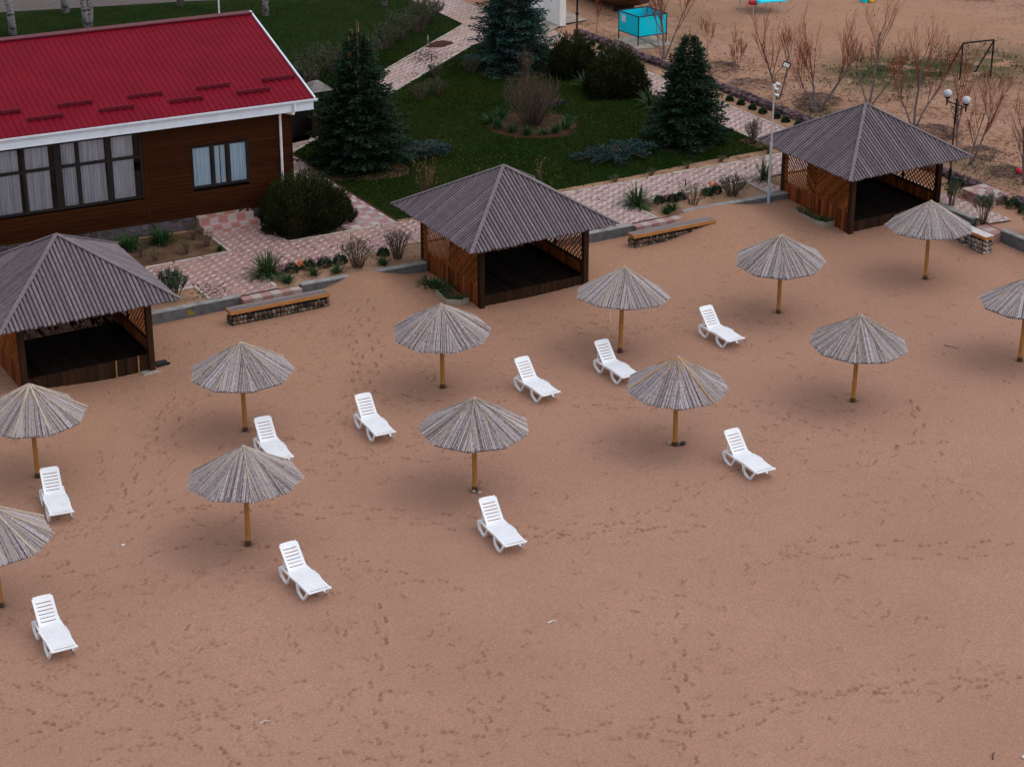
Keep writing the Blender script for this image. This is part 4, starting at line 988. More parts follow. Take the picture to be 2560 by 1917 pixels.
def curtain_mesh(mb, a, c, z0, z1, y, fold=.09, amp=.02, gather=0):
    n = max(4, int((c-a)/.02)); ph = random.uniform(0,6)
    top = []; bot = []
    for i in range(n+1):
        t = i/n; xx_ = a+(c-a)*t; dy = amp*math.sin(2*math.pi*(xx_/fold)+ph+1.5*math.sin(xx_*9))+amp*.5*math.sin(xx_*41)
        top.append((xx_, y+dy, z1)); bot.append((xx_+gather*(t-.5), y+dy*1.3, z0))
    k = len(top); mb.add(bot+top, [(i, i+1, k+i+1, k+i) for i in range(k-1)])
def window(rect, mull, trans, curt, cm='curtain'):
    a, c, z0, z1 = rect; f = MB(); w = .055; y0, y1 = -.035, .06
    f.box(a, c, y0, y1, z0, z0+w); f.box(a, c, y0, y1, z1-w, z1); f.box(a, a+w, y0, y1, z0+w, z1-w); f.box(c-w, c, y0, y1, z0+w, z1-w)
    for m_, mw in mull: f.box(m_-mw/2, m_+mw/2, y0+.004, y1, z0+w, z1-w)
    ms = [a+w]+[q_ for m_, mw in mull for q_ in (m_-mw/2, m_+mw/2)]+[c-w]
    for z_ in trans:
        for xa, xb in zip(ms[::2], ms[1::2]): f.box(xa, xb, y0+.008, y1, z_-.04, z_+.04)
    fr = f.build('window', 'dark_frame', house)
    g = MB()
    for xa, xb in zip(ms[::2], ms[1::2]):
        zs_ = [z0+w]+[q_ for z_ in trans for q_ in (z_-.04, z_+.04)]+[z1-w]
        for za, zb in zip(zs_[::2], zs_[1::2]): g.face([(xa,.0,za),(xb,.0,za),(xb,.0,zb),(xa,.0,zb)])
    g.build('pane', 'glass', fr)
    for ca, cc in curt:
        k = MB(); curtain_mesh(k, ca, cc, z0+.02, z1-.02, .085); k.build('curtain', cm, fr, smooth=True)
window(wins[0], [(-11.4,.09),(-10.4,.2),(-9.5,.09),(-8.48,.10),(-7.44,.22),(-6.83,.11),(-5.87,.17)], [3.05],
       [(-12.5,-11.5),(-11.2,-10.6),(-10.2,-9.55),(-9.4,-8.62),(-8.42,-7.7),(-7.32,-6.88),(-6.75,-5.98),(-5.76,-5.1)])
window(wins[1], [(-2.60,.10),(-2.10,.12)], [], [(-3.24,-2.68),(-2.54,-2.36),(-2.33,-2.19),(-2.02,-1.50)], 'curtain_blue')
# tiled steps by the house wall, with a pair of sandals on them
t = thing('tiled_steps', 'pink and grey checkered tile steps against the house wall', 'steps', (-1.59,9.98,0), HR)
b = MB(); b.box(-3.28,-1.5,-.42,-.02,.3,.87); b.build('landing', 'step_tile', t)
b = MB(); b.box(-3.28,-1.42,-.78,-.424,.3,.70); b.build('tread', 'step_tile', t)
def sandal(label, u, v, rz):
    c, s_ = math.cos(HR), math.sin(HR)
    o = thing('sandal', label, 'sandal', (-1.59+u*c-v*s_, 9.98+u*s_+v*c, .872), HR+rz, 'pair of dark sandals')
    b = MB(); pts = [(-.11,-.03),(-.12,0),(-.11,.03),(0,.028),(.08,.045),(.12,.03),(.13,0),(.11,-.035),(.06,-.042),(0,-.03)]
    b.add([(x,y,0) for x,y in pts]+[(x,y,.02) for x,y in pts], [tuple(range(10))[::-1], tuple(range(10,20))]+[(i,(i+1)%10,(i+1)%10+10,i+10) for i in range(10)]); b.build('sole', 'rubber', o)
    b = MB(); b.tube([(.02,-.036,.012),(.05,-.02,.05),(.07,0,.06),(.05,.02,.05),(.02,.036,.012)], .010, 6); b.build('strap', 'rubber', o)
sandal('dark sandal on the tiled steps, the one nearer the house corner', -1.62, -.2, 1.2)
sandal('dark sandal on the tiled steps, left one of the pair', -1.84, -.14, .9)
t = thing('broom_handle', 'thin wooden stick lying across the tiled steps', 'stick', (-4.7,9.75,.885), R(10))
b = MB(); b.tube([(0,0,.0),(.7,.05,.0),(1.15,.02,.0)], .012, 6); b.build('stick', 'light_stick', t)
# ---------------------------------------------------------------- plants
ORD = ['first','second','third','fourth','fifth','sixth','seventh','eighth','ninth','tenth','eleventh','twelfth']
def conifer(name, label, loc, Hh, Rb, seed, m='spruce', candles=0, dense=1.0, base=.12, tip=None):
    g = np.random.default_rng(seed); q = random.Random(seed)
    t = thing(name, label, 'tree', loc, 0, 'spruces in the garden')
    tr = MB(); tr.tube([(0,0,-.1),(.02,0,Hh*.5),(0,.02,Hh*.97)], [.10,.06,.012], 7); tr.build('trunk', 'bark', t)
    P = []; D = []; Ls = []; Ws = []; K = []
    z = base
    while z < Hh*.97:
        fr = 1-z/Hh; n = int(8+9*fr); a0 = q.uniform(0,6.28)
        for k in range(n):
            a = a0+2*math.pi*k/n+q.uniform(-.25,.25); L_ = Rb*(fr**.78)*q.uniform(.66,1.2)+.06
            if q.random() < .06: L_ *= .6
            droop = -.16*fr+.25*(1-fr)-.1*q.random(); shade = q.random()
            d0 = np.array([math.cos(a), math.sin(a), 0.0]); sd = np.array([-math.sin(a), math.cos(a), 0])
            ns = max(3, int(L_/.08*dense))
            for j in range(ns):
                u = (j+.6)/ns; r = L_*u
                if r < .18*L_: continue
                pz = z+droop*r+.14*fr*u*u*L_+q.uniform(-.03,.03)
                p0 = d0*r+np.array([0,0,pz])
                w = .42*(L_*(1-u)*.8+.16)
                for sg in (-1,1):
                    m_ = max(2, int(w/.05*dense))
                    for i in range(m_):
                        v = (i+g.random())/m_
                        P.append(p0+d0*w*v*.6+sd*sg*w*v+np.array([0,0,-.05*v+.02*g.normal()])); 
                        dd = d0*.7+sd*sg*.8+np.array([0,0,.15+.25*g.normal()]); D.append(dd)
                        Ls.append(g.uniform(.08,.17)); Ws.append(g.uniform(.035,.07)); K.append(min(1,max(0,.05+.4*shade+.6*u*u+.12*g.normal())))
                P.append(p0); D.append(d0+np.array([0,0,.2])); Ls.append(.14); Ws.append(.05); K.append(.3+.5*u)
        z += Hh*.034*(.7+.7*fr)
    v, f = blades(np.array(P), np.array(D), np.array(Ls), np.array(Ws), g)
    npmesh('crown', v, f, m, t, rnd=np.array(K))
    if candles:
        c = MB(); c.tube([(0,0,Hh*.9),(0,0,Hh*1.06)], [.022,.008], 5)
        for k in range(candles):
            a = q.uniform(0,6.28); fz = q.uniform(.84,.99) if k < candles*.6 else q.uniform(.55,.85); r = Rb*((1-fz)**.85)*.9
            x, y = r*math.cos(a), r*math.sin(a); h = q.uniform(.18,.42)*(1.1 if fz > .84 else .6)
            c.tube([(x,y,Hh*fz),(x*1.15,y*1.15,Hh*fz+h)], [.016,.006], 5)
        c.build('leader_shoots', 'candle', t)
    return t
conifer('spruce', 'tall dark green spruce with bare orange tip shoots, right of the house', (2.45,13.35,.47), 4.75, 1.95, 3, candles=26, dense=1.15)
conifer('spruce', 'blue-green spruce whose top is cut by the upper edge of photo', (13.1,21.5,.47), 5.2, 1.9, 8, 'spruce_blue', dense=1.05)
conifer('spruce', 'dark green conical spruce near the right path, single pale leader', (13.5,9.85,.47), 4.0, 1.58, 13, candles=3, dense=1.15)

def shoot_bush(name, label, loc, rx, ry, h, n, seed, m='juniper_dark', group=None, cat='bush', up=.8, ln=(.10,.2), wd=(.022,.045), stems=True):
    """dense rounded bush of upright leafy shoots"""
    g = np.random.default_rng(seed)
    t = thing(name, label, cat, loc, 0, group)
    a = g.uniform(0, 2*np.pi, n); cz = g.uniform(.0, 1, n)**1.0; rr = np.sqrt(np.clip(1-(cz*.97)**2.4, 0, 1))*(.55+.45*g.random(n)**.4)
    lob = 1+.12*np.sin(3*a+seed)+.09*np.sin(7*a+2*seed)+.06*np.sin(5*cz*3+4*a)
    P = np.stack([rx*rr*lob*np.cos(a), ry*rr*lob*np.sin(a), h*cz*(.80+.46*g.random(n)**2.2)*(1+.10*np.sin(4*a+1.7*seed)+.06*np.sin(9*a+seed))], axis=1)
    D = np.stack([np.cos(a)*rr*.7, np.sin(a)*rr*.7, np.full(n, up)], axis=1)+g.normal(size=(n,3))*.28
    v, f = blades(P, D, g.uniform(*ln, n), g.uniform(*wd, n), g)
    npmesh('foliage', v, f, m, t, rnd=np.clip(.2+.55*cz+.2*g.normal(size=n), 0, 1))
    if stems:
        s = MB(); q = random.Random(seed)
        for k in range(14):
            b = q.uniform(0,6.28); r = q.uniform(.2,.85); s.tube([(0,0,-.05),(rx*r*.5*math.cos(b),ry*r*.5*math.sin(b),h*.4),(rx*r*math.cos(b),ry*r*math.sin(b),h*q.uniform(.6,.9))], [.02,.014,.005], 4)
        s.build('stems', 'dry_stem', t)
    return t
shoot_bush('evergreen_bush', 'big dark round evergreen bush at the corner of the brown house', (-1.8,8.75,.47), 1.38, 1.15, 1.32, 23000, 21, group='dark round evergreen bushes')
shoot_bush('evergreen_bush', 'dark evergreen bush between the blue spruce and the garden lamp post', (14.7,19.5,.47), .98, .95, 1.25, 11000, 22, group='dark round evergreen bushes')
shoot_bush('evergreen_bush', 'widest dark evergreen bush behind the lawn, left of the conical spruce', (14.75,16.4,.47), 1.2, 1.1, 1.45, 14000, 23, group='dark round evergreen bushes')

def twig_shrub(name, label, loc, h, r, nst, nleaf, seed, leaf, stem='dry_stem', cat='shrub', group=None, lsz=(.035,.07), spread=1.0, sub=3, arch=.5):
    g = np.random.default_rng(seed); q = random.Random(seed)
    t = thing(name, label, cat, loc, 0, group); s = MB(); tips = []
    for k in range(nst):
        a = q.uniform(0,6.28); rr = r*math.sqrt(q.random())*spread; hh = h*q.uniform(.65,1.0)*(1-.25*(rr/r)**2)
        b0 = (rr*.22*math.cos(a), rr*.22*math.sin(a), -.05); p1 = (rr*arch*math.cos(a), rr*arch*math.sin(a), hh*.5); p2 = (rr*math.cos(a+q.uniform(-.2,.2)), rr*math.sin(a+q.uniform(-.2,.2)), hh)
        s.tube([b0,p1,p2], [.011,.008,.003], 4); tips += [(p1,p2)]
        for _ in range(sub):
            u = q.uniform(.1,.9); o = [p1[i]+(p2[i]-p1[i])*u for i in range(3)]; e = (o[0]+q.gauss(0,.09*h), o[1]+q.gauss(0,.09*h), o[2]+q.uniform(.08,.22)*h)
            s.tube([o,e], [.005,.002], 3); tips.append((o,e))
    s.build('stems', stem, t)
    if nleaf:
        P = []; 
        for _ in range(nleaf):
            o, e = q.choice(tips); u = q.random()**.6; P.append([o[i]+(e[i]-o[i])*u for i in range(3)])
        P = np.array(P)+g.normal(size=(nleaf,3))*.02; D = g.normal(size=(nleaf,3)); D[:,2] = np.abs(D[:,2])+.3
        v, f = blades(P, D, g.uniform(*lsz, nleaf), g.uniform(lsz[0]*.5, lsz[1]*.5, nleaf), g); npmesh('leaves', v, f, leaf, t, rnd=g.random(nleaf))
    return t
twig_shrub('bare_shrub', 'large leafless brown shrub in the round bed on the lawn', (9.93,14.46,.47), 2.0, 1.15, 125, 350, 31, 'shrub_leaf', sub=6, arch=.75)
twig_shrub('leafy_shrub', 'full green shrub on the low wall right of the left gazebo', (-7.75,4.78,.47), 1.0, .5, 34, 2300, 32, 'glossy_leaf', lsz=(.05,.085))
twig_shrub('leafy_shrub', 'sparse shrub with pale leaves behind the sand-heaped wall', (-2.0,4.55,.47), 1.02, .62, 46, 620, 33, 'shrub_leaf')
twig_shrub('leafy_shrub', 'sparse brownish shrub touching the back left post of middle gazebo', (-.62,4.62,.47), 1.1, .48, 44, 420, 34, 'shrub_leaf')
twig_shrub('bare_shrub', 'bare twiggy shrub on the lawn corner beside the right path', (15.5,8.55,.47), 1.0, .42, 46, 260, 35, 'shrub_leaf', sub=4)
twig_shrub('leafy_shrub', 'thin low shrub with few leaves in the bed below the stake', (9.95,4.25,.47), .8, .5, 26, 230, 36, 'olive_leaf')
twig_shrub('leafy_shrub', 'rounded twiggy shrub with a red flower, bed left of the floodlight pole', (11.55,4.3,.47), .78, .6, 60, 900, 37, 'olive_leaf')
twig_shrub('leafy_shrub', 'leafy shrub right against the right gazebo, nearest the globe lamp', (17.1,-.05,.45), .95, .33, 22, 620, 38, 'glossy_leaf', lsz=(.05,.085))
twig_shrub('leafy_shrub', 'upright leafy shrub behind the short bench', (16.95,-1.75,.45), 1.15, .36, 24, 800, 39, 'glossy_leaf', lsz=(.05,.085))
twig_shrub('leafy_shrub', 'leafy shrub cut by the right edge of photo', (17.55,-3.3,.45), 1.0, .4, 24, 700, 40, 'glossy_leaf', lsz=(.05,.085))
twig_shrub('wild_rose', 'thin red-tipped stems on the lawn beside the middle gazebo roof', (2.7,9.0,.47), 1.5, .55, 26, 160, 41, 'candle', sub=2)
twig_shrub('wild_rose', 'single tall thin dry stem behind the middle gazebo roof', (6.55,8.2,.47), 1.15, .22, 5, 60, 42, 'candle', sub=2)
twig_shrub('wild_rose', 'thin brown stems beside the blue-green spruce', (12.2,18.9,.47), 1.7, .4, 24, 60, 43, 'candle', sub=2)
for i, (x, y, h) in enumerate(((11.2,27.45,1.15),(10.1,26.6,1.0),(12.45,28.25,1.3),(13.6,29.5,1.0),(8.5,24.9,.95),(6.6,24.1,1.1),(5.6,23.75,1.25),(4.7,23.0,.9))):
    twig_shrub('hedge_shrub', 'olive-grey shrub in the row along the diagonal path, %s from the house' % ORD[7-[2,3,1,0,4,5,6,7][i]], (x,y,.47), h*1.15, .8, 50, 2400, 50+i, 'olive_leaf', group='shrubs along the diagonal path', lsz=(.04,.08))
for i, (x, y, h, lab) in enumerate(((11.35,21.6,.75,'small thin shrub on the lawn just left of the blue spruce'),(8.8,19.6,.8,'small olive shrub on the lawn edge below the diagonal path, right one'),(7.9,19.3,.75,'small olive shrub on the lawn edge below the diagonal path, left one'),(9.9,22.0,.5,'small low shrub beside the dark-topped stake at the path'))):
    twig_shrub('small_shrub', lab, (x,y,.47), h, .45, 30, 500, 70+i, 'olive_leaf', group='small shrubs on the lawn edge', lsz=(.03,.06))
q = random.Random(77)
for i, (x, y, h, lab) in enumerate(((-6.0,8.15,.34,'small rose bush in the house bed, close to the path corner'),(-5.2,8.5,.36,'small rose bush in the house bed, beside the forecourt kerb'),(-7.3,8.6,.42,'small rose bush in the house bed, left of the others'),(-7.0,8.1,.32,'small rose bush in the house bed, nearest the front kerb'),(-5.35,9.25,.5,'bare reddish rose bush at the foot of the tiled steps'))):
    twig_shrub('rose_bush', lab, (x,y,.48), h*1.25, .26, 14, 170, 80+i, 'shrub_leaf', group='small roses in the house bed', lsz=(.03,.06))
for i, (x, y, lab) in enumerate(((9.0,7.45,'tiny dry bush on the soil strip by the lawn, leftmost'),(10.4,7.42,'tiny dry bush on the soil strip by the lawn, second from left'),(11.9,7.42,'tiny dry bush on the soil strip by the lawn, third from left'),(13.3,7.45,'tiny dry bush on the soil strip by the lawn, fourth from left'),(15.3,7.45,'tiny dry bush on the soil strip by the lawn, beside the gazebo roof'))):
    twig_shrub('dry_bush', lab, (x,y,.48), .25, .22, 14, 60, 90+i, 'shrub_leaf', group='dry bushes on the soil strip')

def blade_clump(name, label, loc, n, ln, arch, wd, seed, m, cat='plant', group=None, spread=.1, lean=.75):
    """rosette of long arching leaves"""
    q = random.Random(seed); t = thing(name, label, cat, loc, 0, group); b = MB()
    for k in range(n):
        a = q.uniform(0,6.28); le = q.random()*lean; L_ = ln*q.uniform(.6,1.1); w = wd*q.uniform(.7,1.2)
        x, y = spread*math.cos(a)*q.random(), spread*math.sin(a)*q.random(); pts = []; th = math.pi/2-le*1.3; px, pz = 0., 0.
        segs = 4
        for j in range(segs+1):
            pts.append((x+px*math.cos(a), y+px*math.sin(a), pz)); px += L_/segs*math.cos(th); pz += L_/segs*math.sin(th); th -= arch*le*2.2/segs+.04
        sx, sy = -math.sin(a), math.cos(a); vs = []
        for j, p_ in enumerate(pts):
            ww = w*(1 if j < segs-1 else .7 if j == segs-1 else .05); vs += [(p_[0]-sx*ww/2, p_[1]-sy*ww/2, p_[2]), (p_[0]+sx*ww/2, p_[1]+sy*ww/2, p_[2])]
        b.add(vs, [(2*j, 2*j+1, 2*j+3, 2*j+2) for j in range(segs)])
    b.build('leaves', m, t); return t
blade_clump('yucca', 'large spiky yucca at the corner of the left entry path', (-4.62,5.25,.47), 190, .85, .95, .035, 101, 'yucca_leaf', group='yuccas', spread=.2, lean=1.0)
blade_clump('yucca', 'large spiky yucca right of the middle gazebo roof', (8.3,5.05,.47), 190, .82, .95, .035, 102, 'yucca_leaf', group='yuccas', spread=.2, lean=1.0)
blade_clump('yucca', 'spiky pale yucca between the two dark bushes behind the lawn', (14.2,17.7,.47), 80, .8, .9, .035, 103, 'yucca_leaf', group='yuccas', spread=.15, lean=1.0)
blade_clump('yucca', 'spiky yucca half hidden left of the conical spruce', (14.85,14.2,.47), 80, .8, .9, .035, 104, 'yucca_leaf', group='yuccas', spread=.15, lean=1.0)
blade_clump('yucca', 'spiky plant between floodlight pole and right gazebo', (13.4,5.1,.47), 70, .85, .8, .035, 105, 'yucca_leaf', group='yuccas', spread=.12, lean=.9)
for i, (x, y, s) in enumerate(((8.55,14.65,1.1),(8.82,14.0,.85),(9.12,13.45,.8),(9.62,13.25,.7),(10.1,13.15,.85),(10.66,13.4,.95),(11.1,13.85,1.0),(9.3,15.65,1.1),(8.75,15.4,1.0),(10.9,15.2,.8))):
    blade_clump('iris_clump', 'iris clump in the round lawn bed, %s' % ['far left','second from left at the front','left of front centre','small one at front centre','right of front centre','near the right end','far right','behind the bare shrub on left','back left','back right'][i], (x,y,.48), int(70*s), .46*s, .5, .03, 110+i, 'iris_leaf', group='irises in the round bed', spread=.14)
for i, (x, y, s, lab) in enumerate(((-6.3,9.45,1.75,'green iris clump by the house plinth, left of the tiled steps'),(-7.4,9.4,1.8,'green iris clump by the house plinth, in the middle of bed'),(-8.35,9.0,1.5,'green iris clump by the house bed, nearest the gazebo roof'),(-5.0,7.95,.45,'tiny green clump in the corner of the house bed'),(-4.35,4.42,.7,'short green iris clump just left of the sand-heaped wall'),(-3.4,4.6,.6,'short iris clump behind the left end of sand-heaped wall'),(-2.75,4.45,.65,'iris clump behind the sand-heaped wall, left of the pale shrub'),(-1.25,4.35,.6,'iris clump behind sand-heaped wall between the two shrubs'),(8.75,3.95,.75,'iris clump left of the drift-buried wall end'),(9.05,4.1,.7,'iris clump right at the drift-buried wall end'))):
    blade_clump('iris_clump', lab, (x,y,.48), int(95*s), .46*min(s,1.2), .45, .03, 130+i, 'iris_leaf', group='irises in the garden beds', spread=.2*s)
def ball(label, x, y, r, seed, group): return shoot_bush('ball_shrub', label, (x,y,.47), r, r, r*1.25, 900, seed, 'box_leaf', group, 'shrub', .45, (.03,.07), (.018,.035), stems=False)
for i, (x, y) in enumerate(((-3.85,5.2),(-3.33,5.18),(-2.8,5.15),(-2.3,5.13))): ball('clipped dark ball shrub, %s to the right of the left yucca' % ORD[i], x, y, .2, 150+i, 'ball shrubs beside the left yucca')
ball('clipped ball shrub alone between the two shrubs left of the middle gazebo', -.85, 5.1, .17, 156, 'ball shrubs beside the left yucca')
for i, (x, y, l) in enumerate(((9.1,4.95,'beside the right yucca'),(9.55,4.85,'right of the pink flowers'),(9.9,4.9,'below the little stake'),(10.9,4.8,'at the middle of the bed'),(11.3,4.85,'touching the rounded twiggy shrub'))): ball('clipped dark ball shrub in the right bed, '+l, x, y, .17, 160+i, 'ball shrubs in the right bed')
for i, (x, y) in enumerate(((17.62,22.72),(17.66,22.05),(17.7,21.4),(17.72,20.75),(17.8,17.3),(17.9,13.35),(17.95,12.7),(17.97,12.0),(18.0,11.4),(18.05,10.65),(18.07,10.1),(18.1,9.4))): ball('clipped ball shrub beside the rubble wall, %s from the far lamp post' % ORD[i], x, y, .135, 170+i, 'ball shrubs along the rubble wall')
for i, (x, y, l) in enumerate(((18.6,1.35,'just right of the globe lamp foot'),(18.7,-.62,'against the tiled platform'),(18.75,-1.15,'right of the tiled platform'),(18.72,-1.75,'at the right edge of photo'))): ball('clipped ball shrub '+l, x, y, .21, 185+i, 'ball shrubs near the tiled platform')
def flowers(label, x, y, m, seed):
    t = thing('flower_clump', label, 'flowers', (x,y,.47), 0, 'small flower clumps'); q = random.Random(seed); b = MB(); s = MB()
    for k in range(26):
        px, py, pz = q.gauss(0,.08), q.gauss(0,.08), q.uniform(.12,.25); b.lathe([(.006,0),(.03,.012),(.02,.03)], 5, (px,py,pz)); s.tube([(px*.4,py*.4,0),(px,py,pz)], .004, 3)
    b.build('petals', m, t)['kind'] = 'stuff'; s.build('stalks', 'iris_leaf', t)
flowers('orange-red flowers between the first two ball shrubs by the left yucca', -3.58, 5.25, 'flower_red', 1)
flowers('pink flowers between the second and third ball shrubs by the left yucca', -3.05, 5.25, 'flower_pink', 2)
flowers('dull pink flowers hard against the left yucca', -4.15, 5.2, 'flower_pink', 3)
flowers('bright pink flowers beside the right yucca', 9.33, 4.95, 'flower_pink', 4)
flowers('red flowers at the top of the rounded twiggy shrub', 11.35, 5.15, 'flower_red', 5)
def creeper(name, label, loc, arms, seed, m='juniper_blue'):
    """prostrate conifer: low branches along the ground"""
    t = thing(name, label, 'shrub', loc, 0, 'low blue junipers on the lawn'); g = np.random.default_rng(seed); q = random.Random(seed); s = MB(); P = []; D = []
    for a, L_, lift in arms:
        d = np.array([math.cos(a), math.sin(a), 0]); sd = np.array([-d[1], d[0], 0]); n = int(L_/.05)
        s.tube([(0,0,.05),tuple(d*L_*.5+np.array([0,0,lift])),tuple(d*L_*.95+np.array([0,0,lift*.6]))], [.02,.015,.006], 4)
        for j in range(n):
            u = (j+.5)/n; p0 = d*L_*u+np.array([0,0,.06+lift*math.sin(u*2.4)])
            for k in range(20):
                w = (.32*(1-u*.55)*min(1,u*3+.2)); v = g.uniform(-1,1); P.append(p0+sd*w*v+np.array([0,0,g.uniform(-.03,.1)])); D.append(d*.8+sd*np.sign(v)*.7+np.array([0,0,.3*g.normal()+.3]))
    n = len(P); v, f = blades(np.array(P), np.array(D), g.uniform(.06,.13,n), g.uniform(.025,.05,n), g); npmesh('foliage', v, f, m, t, rnd=g.random(n)); 
    for k in range(12): a = q.uniform(0,6.28); s.tube([(0,0,.1),(.3*math.cos(a),.3*math.sin(a),.3),(.5*math.cos(a),.5*math.sin(a),.38+q.uniform(-.1,.1))], [.014,.008,.003], 4)
    s.build('branches', 'dry_stem', t)
creeper('creeping_juniper', 'sprawling blue juniper on the lawn with dead brown branches', (10.75,9.7,.47), [(3.0,1.9,.12),(3.5,1.6,.1),(2.7,1.2,.2),(-.3,1.2,.25),(.4,1.0,.25),(-1.1,1.0,.15),(-2.2,1.35,.1),(1.4,.8,.2)], 201)
creeper('creeping_juniper', 'low blue juniper in front of the tall dark spruce', (4.75,13.2,.47), [(2.8,.8,.2),(-.4,1.0,.2),(.6,.9,.2),(-1.5,.7,.2),(3.9,.7,.15),(1.6,.8,.2),(-.9,.9,.15)], 202)
creeper('creeping_juniper', 'tiny blue juniper just right of the round lawn bed', (11.7,15.9,.47), [(0,.4,.12),(2,.4,.1),(4,.4,.1)], 203)

# ---------------------------------------------------------------- bare trees with red twigs
def bare_tree(label, loc, h, stems, seed, spread=1.0, group='bare trees with red twigs', red=.28):
    q = random.Random(seed); t = thing('bare_tree', label, 'tree', loc, 0, group); tr = MB(); br = MB()
    def grow(p, d, L_, r, lvl):
        n = 3; pts = [p]; rad = [r]; cur = Vector(p); dv = Vector(d).normalized()
        for i in range(n):
            dv = (dv+Vector((q.gauss(0,.08),q.gauss(0,.08),.16 if lvl else .05))).normalized(); cur = cur+dv*L_/n; pts.append(tuple(cur)); rad.append(max(.0036, r*(1-.55*(i+1)/n)))
        (tr if lvl < 1 else br if lvl > 1 or q.random() < .7 else tr).tube(pts, rad, 6 if lvl == 0 else 4 if lvl == 1 else 3, cap=False)
        if lvl >= 3 or L_ < .18: return
        kids = (7 if lvl == 0 else 6 if lvl == 1 else 3)
        for k in range(kids):
            u = q.uniform(.35,1.0) if lvl == 0 else q.uniform(.25,.95); i = min(n-1, int(u*n)); f = u*n-i
            o = tuple(pts[i][j]+(pts[i+1][j]-pts[i][j])*f for j in range(3)); a = q.uniform(0,6.28); sp_ = spread*(.55 if lvl == 0 else .42)
            nd = (dv+Vector((math.cos(a)*sp_, math.sin(a)*sp_, .15))).normalized()
            grow(o, nd, L_*q.uniform(.42,.66), max(.0035, rad[i]*.5), lvl+1)
    for (dx, dy, fr, r) in stems:
        grow((dx*.08, dy*.08, -.1), (dx, dy, 1), h*fr, r*.8, 0)
    tr.build('trunk', 'bark', t); br.build('twigs', 'red_twig', t); return t
bare_tree('bare red-twigged tree behind the floodlight, leftmost of the row', (19.6,12.6,.5), 2.5, [(-.18,.0,.95,.06),(.25,-.1,.75,.045)], 301)
bare_tree('bare red-twigged tree with two trunks and a brush pile at its foot', (19.75,10.45,.5), 2.6, [(-.1,.25,.9,.055),(.32,-.25,.9,.07),(-.35,.2,.8,.04)], 302)
bare_tree('tallest bare red-twigged tree, rising straight above the right gazebo apex', (22.1,10.3,.5), 2.8, [(0,0,1.0,.06),(-.3,.3,.6,.04),(.5,-.35,.6,.04)], 303)
bare_tree('bare red-twigged tree in front of the green weeds, right of the gazebo apex', (21.6,7.15,.5), 2.7, [(.05,.05,.95,.07),(-.25,.3,.7,.045),(.4,-.3,.8,.05)], 304)
bare_tree('bare red-twigged tree with crooked trunk right behind the globe lamp', (20.15,3.2,.5), 2.5, [(.02,.05,.95,.06)], 305, .8)
bare_tree('bare red-twigged tree leaning right, behind the globe lamp', (20.4,2.85,.5), 2.4, [(.3,-.35,.95,.055),(.1,.0,.8,.04)], 306)
bare_tree('bare red-twigged tree at the right edge of photo', (20.55,.25,.5), 2.3, [(-.1,.1,.95,.07),(.25,-.3,.9,.05)], 307)
bare_tree('bare red-twigged tree in front of the turquoise cabin', (19.0,19.45,.5), 3.0, [(.0,.0,1.0,.065),(.2,-.2,.9,.045),(-.3,.3,.7,.03)], 308)
bare_tree('thin bare sapling left of the leftmost red-twigged tree', (19.5,17.25,.5), 1.5, [(.1,0,.9,.022)], 309, .9, 'bare saplings')
bare_tree('thin bare sapling standing alone on the sand beyond the brush pile', (20.2,16.2,.5), 1.15, [(0,0,.9,.018),(.25,-.1,.7,.012)], 310, .9, 'bare saplings')
bare_tree('thin bare sapling beside the rubble wall, left of the cabin', (18.75,24.2,.5), 1.2, [(.05,.05,.9,.016)], 311, .8, 'bare saplings')
def brush(label, x, y, r, n, seed, h=.35, z=.5):
    q = random.Random(seed); b = MB()
    for k in range(n):
        a = q.uniform(0,6.28); rr = r*math.sqrt(q.random()); px, py = rr*math.cos(a), rr*math.sin(a); L_ = q.uniform(.25,.8)*r; d = q.uniform(0,6.28); pz = max(.02, h*(1-rr/r)*q.random())
        b.tube([(px-L_*math.cos(d)/2,py-L_*math.sin(d)/2,max(.01,pz+q.uniform(-.1,.08))),(px,py,pz+.04),(px+L_*math.cos(d)/2,py+L_*math.sin(d)/2,max(.01,pz+q.uniform(-.1,.12)))], [.006,.011,.004], 3, cap=False)
    o = b.build('brush_pile', 'dead_twig', loc=(x,y,z)); tag(o, label, 'brush pile', 'piles of cut branches')
brush('pile of cut branches on the sand right of the conical spruce', 20.15, 17.2, .8, 130, 1)
brush('pile of cut branches behind the two-trunked bare tree', 20.75, 11.6, .85, 150, 2)
brush('pile of pale cut branches at the foot of the two-trunked bare tree', 19.9, 11.0, .6, 90, 3)
brush('dark pile of branches behind the right slope of the right gazebo roof', 21.7, 6.3, .95, 170, 4)
brush('pile of branches behind the globe lamp, right of the gazebo roof', 21.6, 3.6, .8, 110, 5)
brush('pile of branches beside the red and white ball', 20.95, 1.55, .65, 130, 6)
brush('loose branches lying above the rubble wall, right of conical spruce', 19.9, 14.6, .9, 60, 7, .12)
brush('dark heap of branches at the very top right of photo', 37.2, 21.6, 1.3, 150, 8, .4)

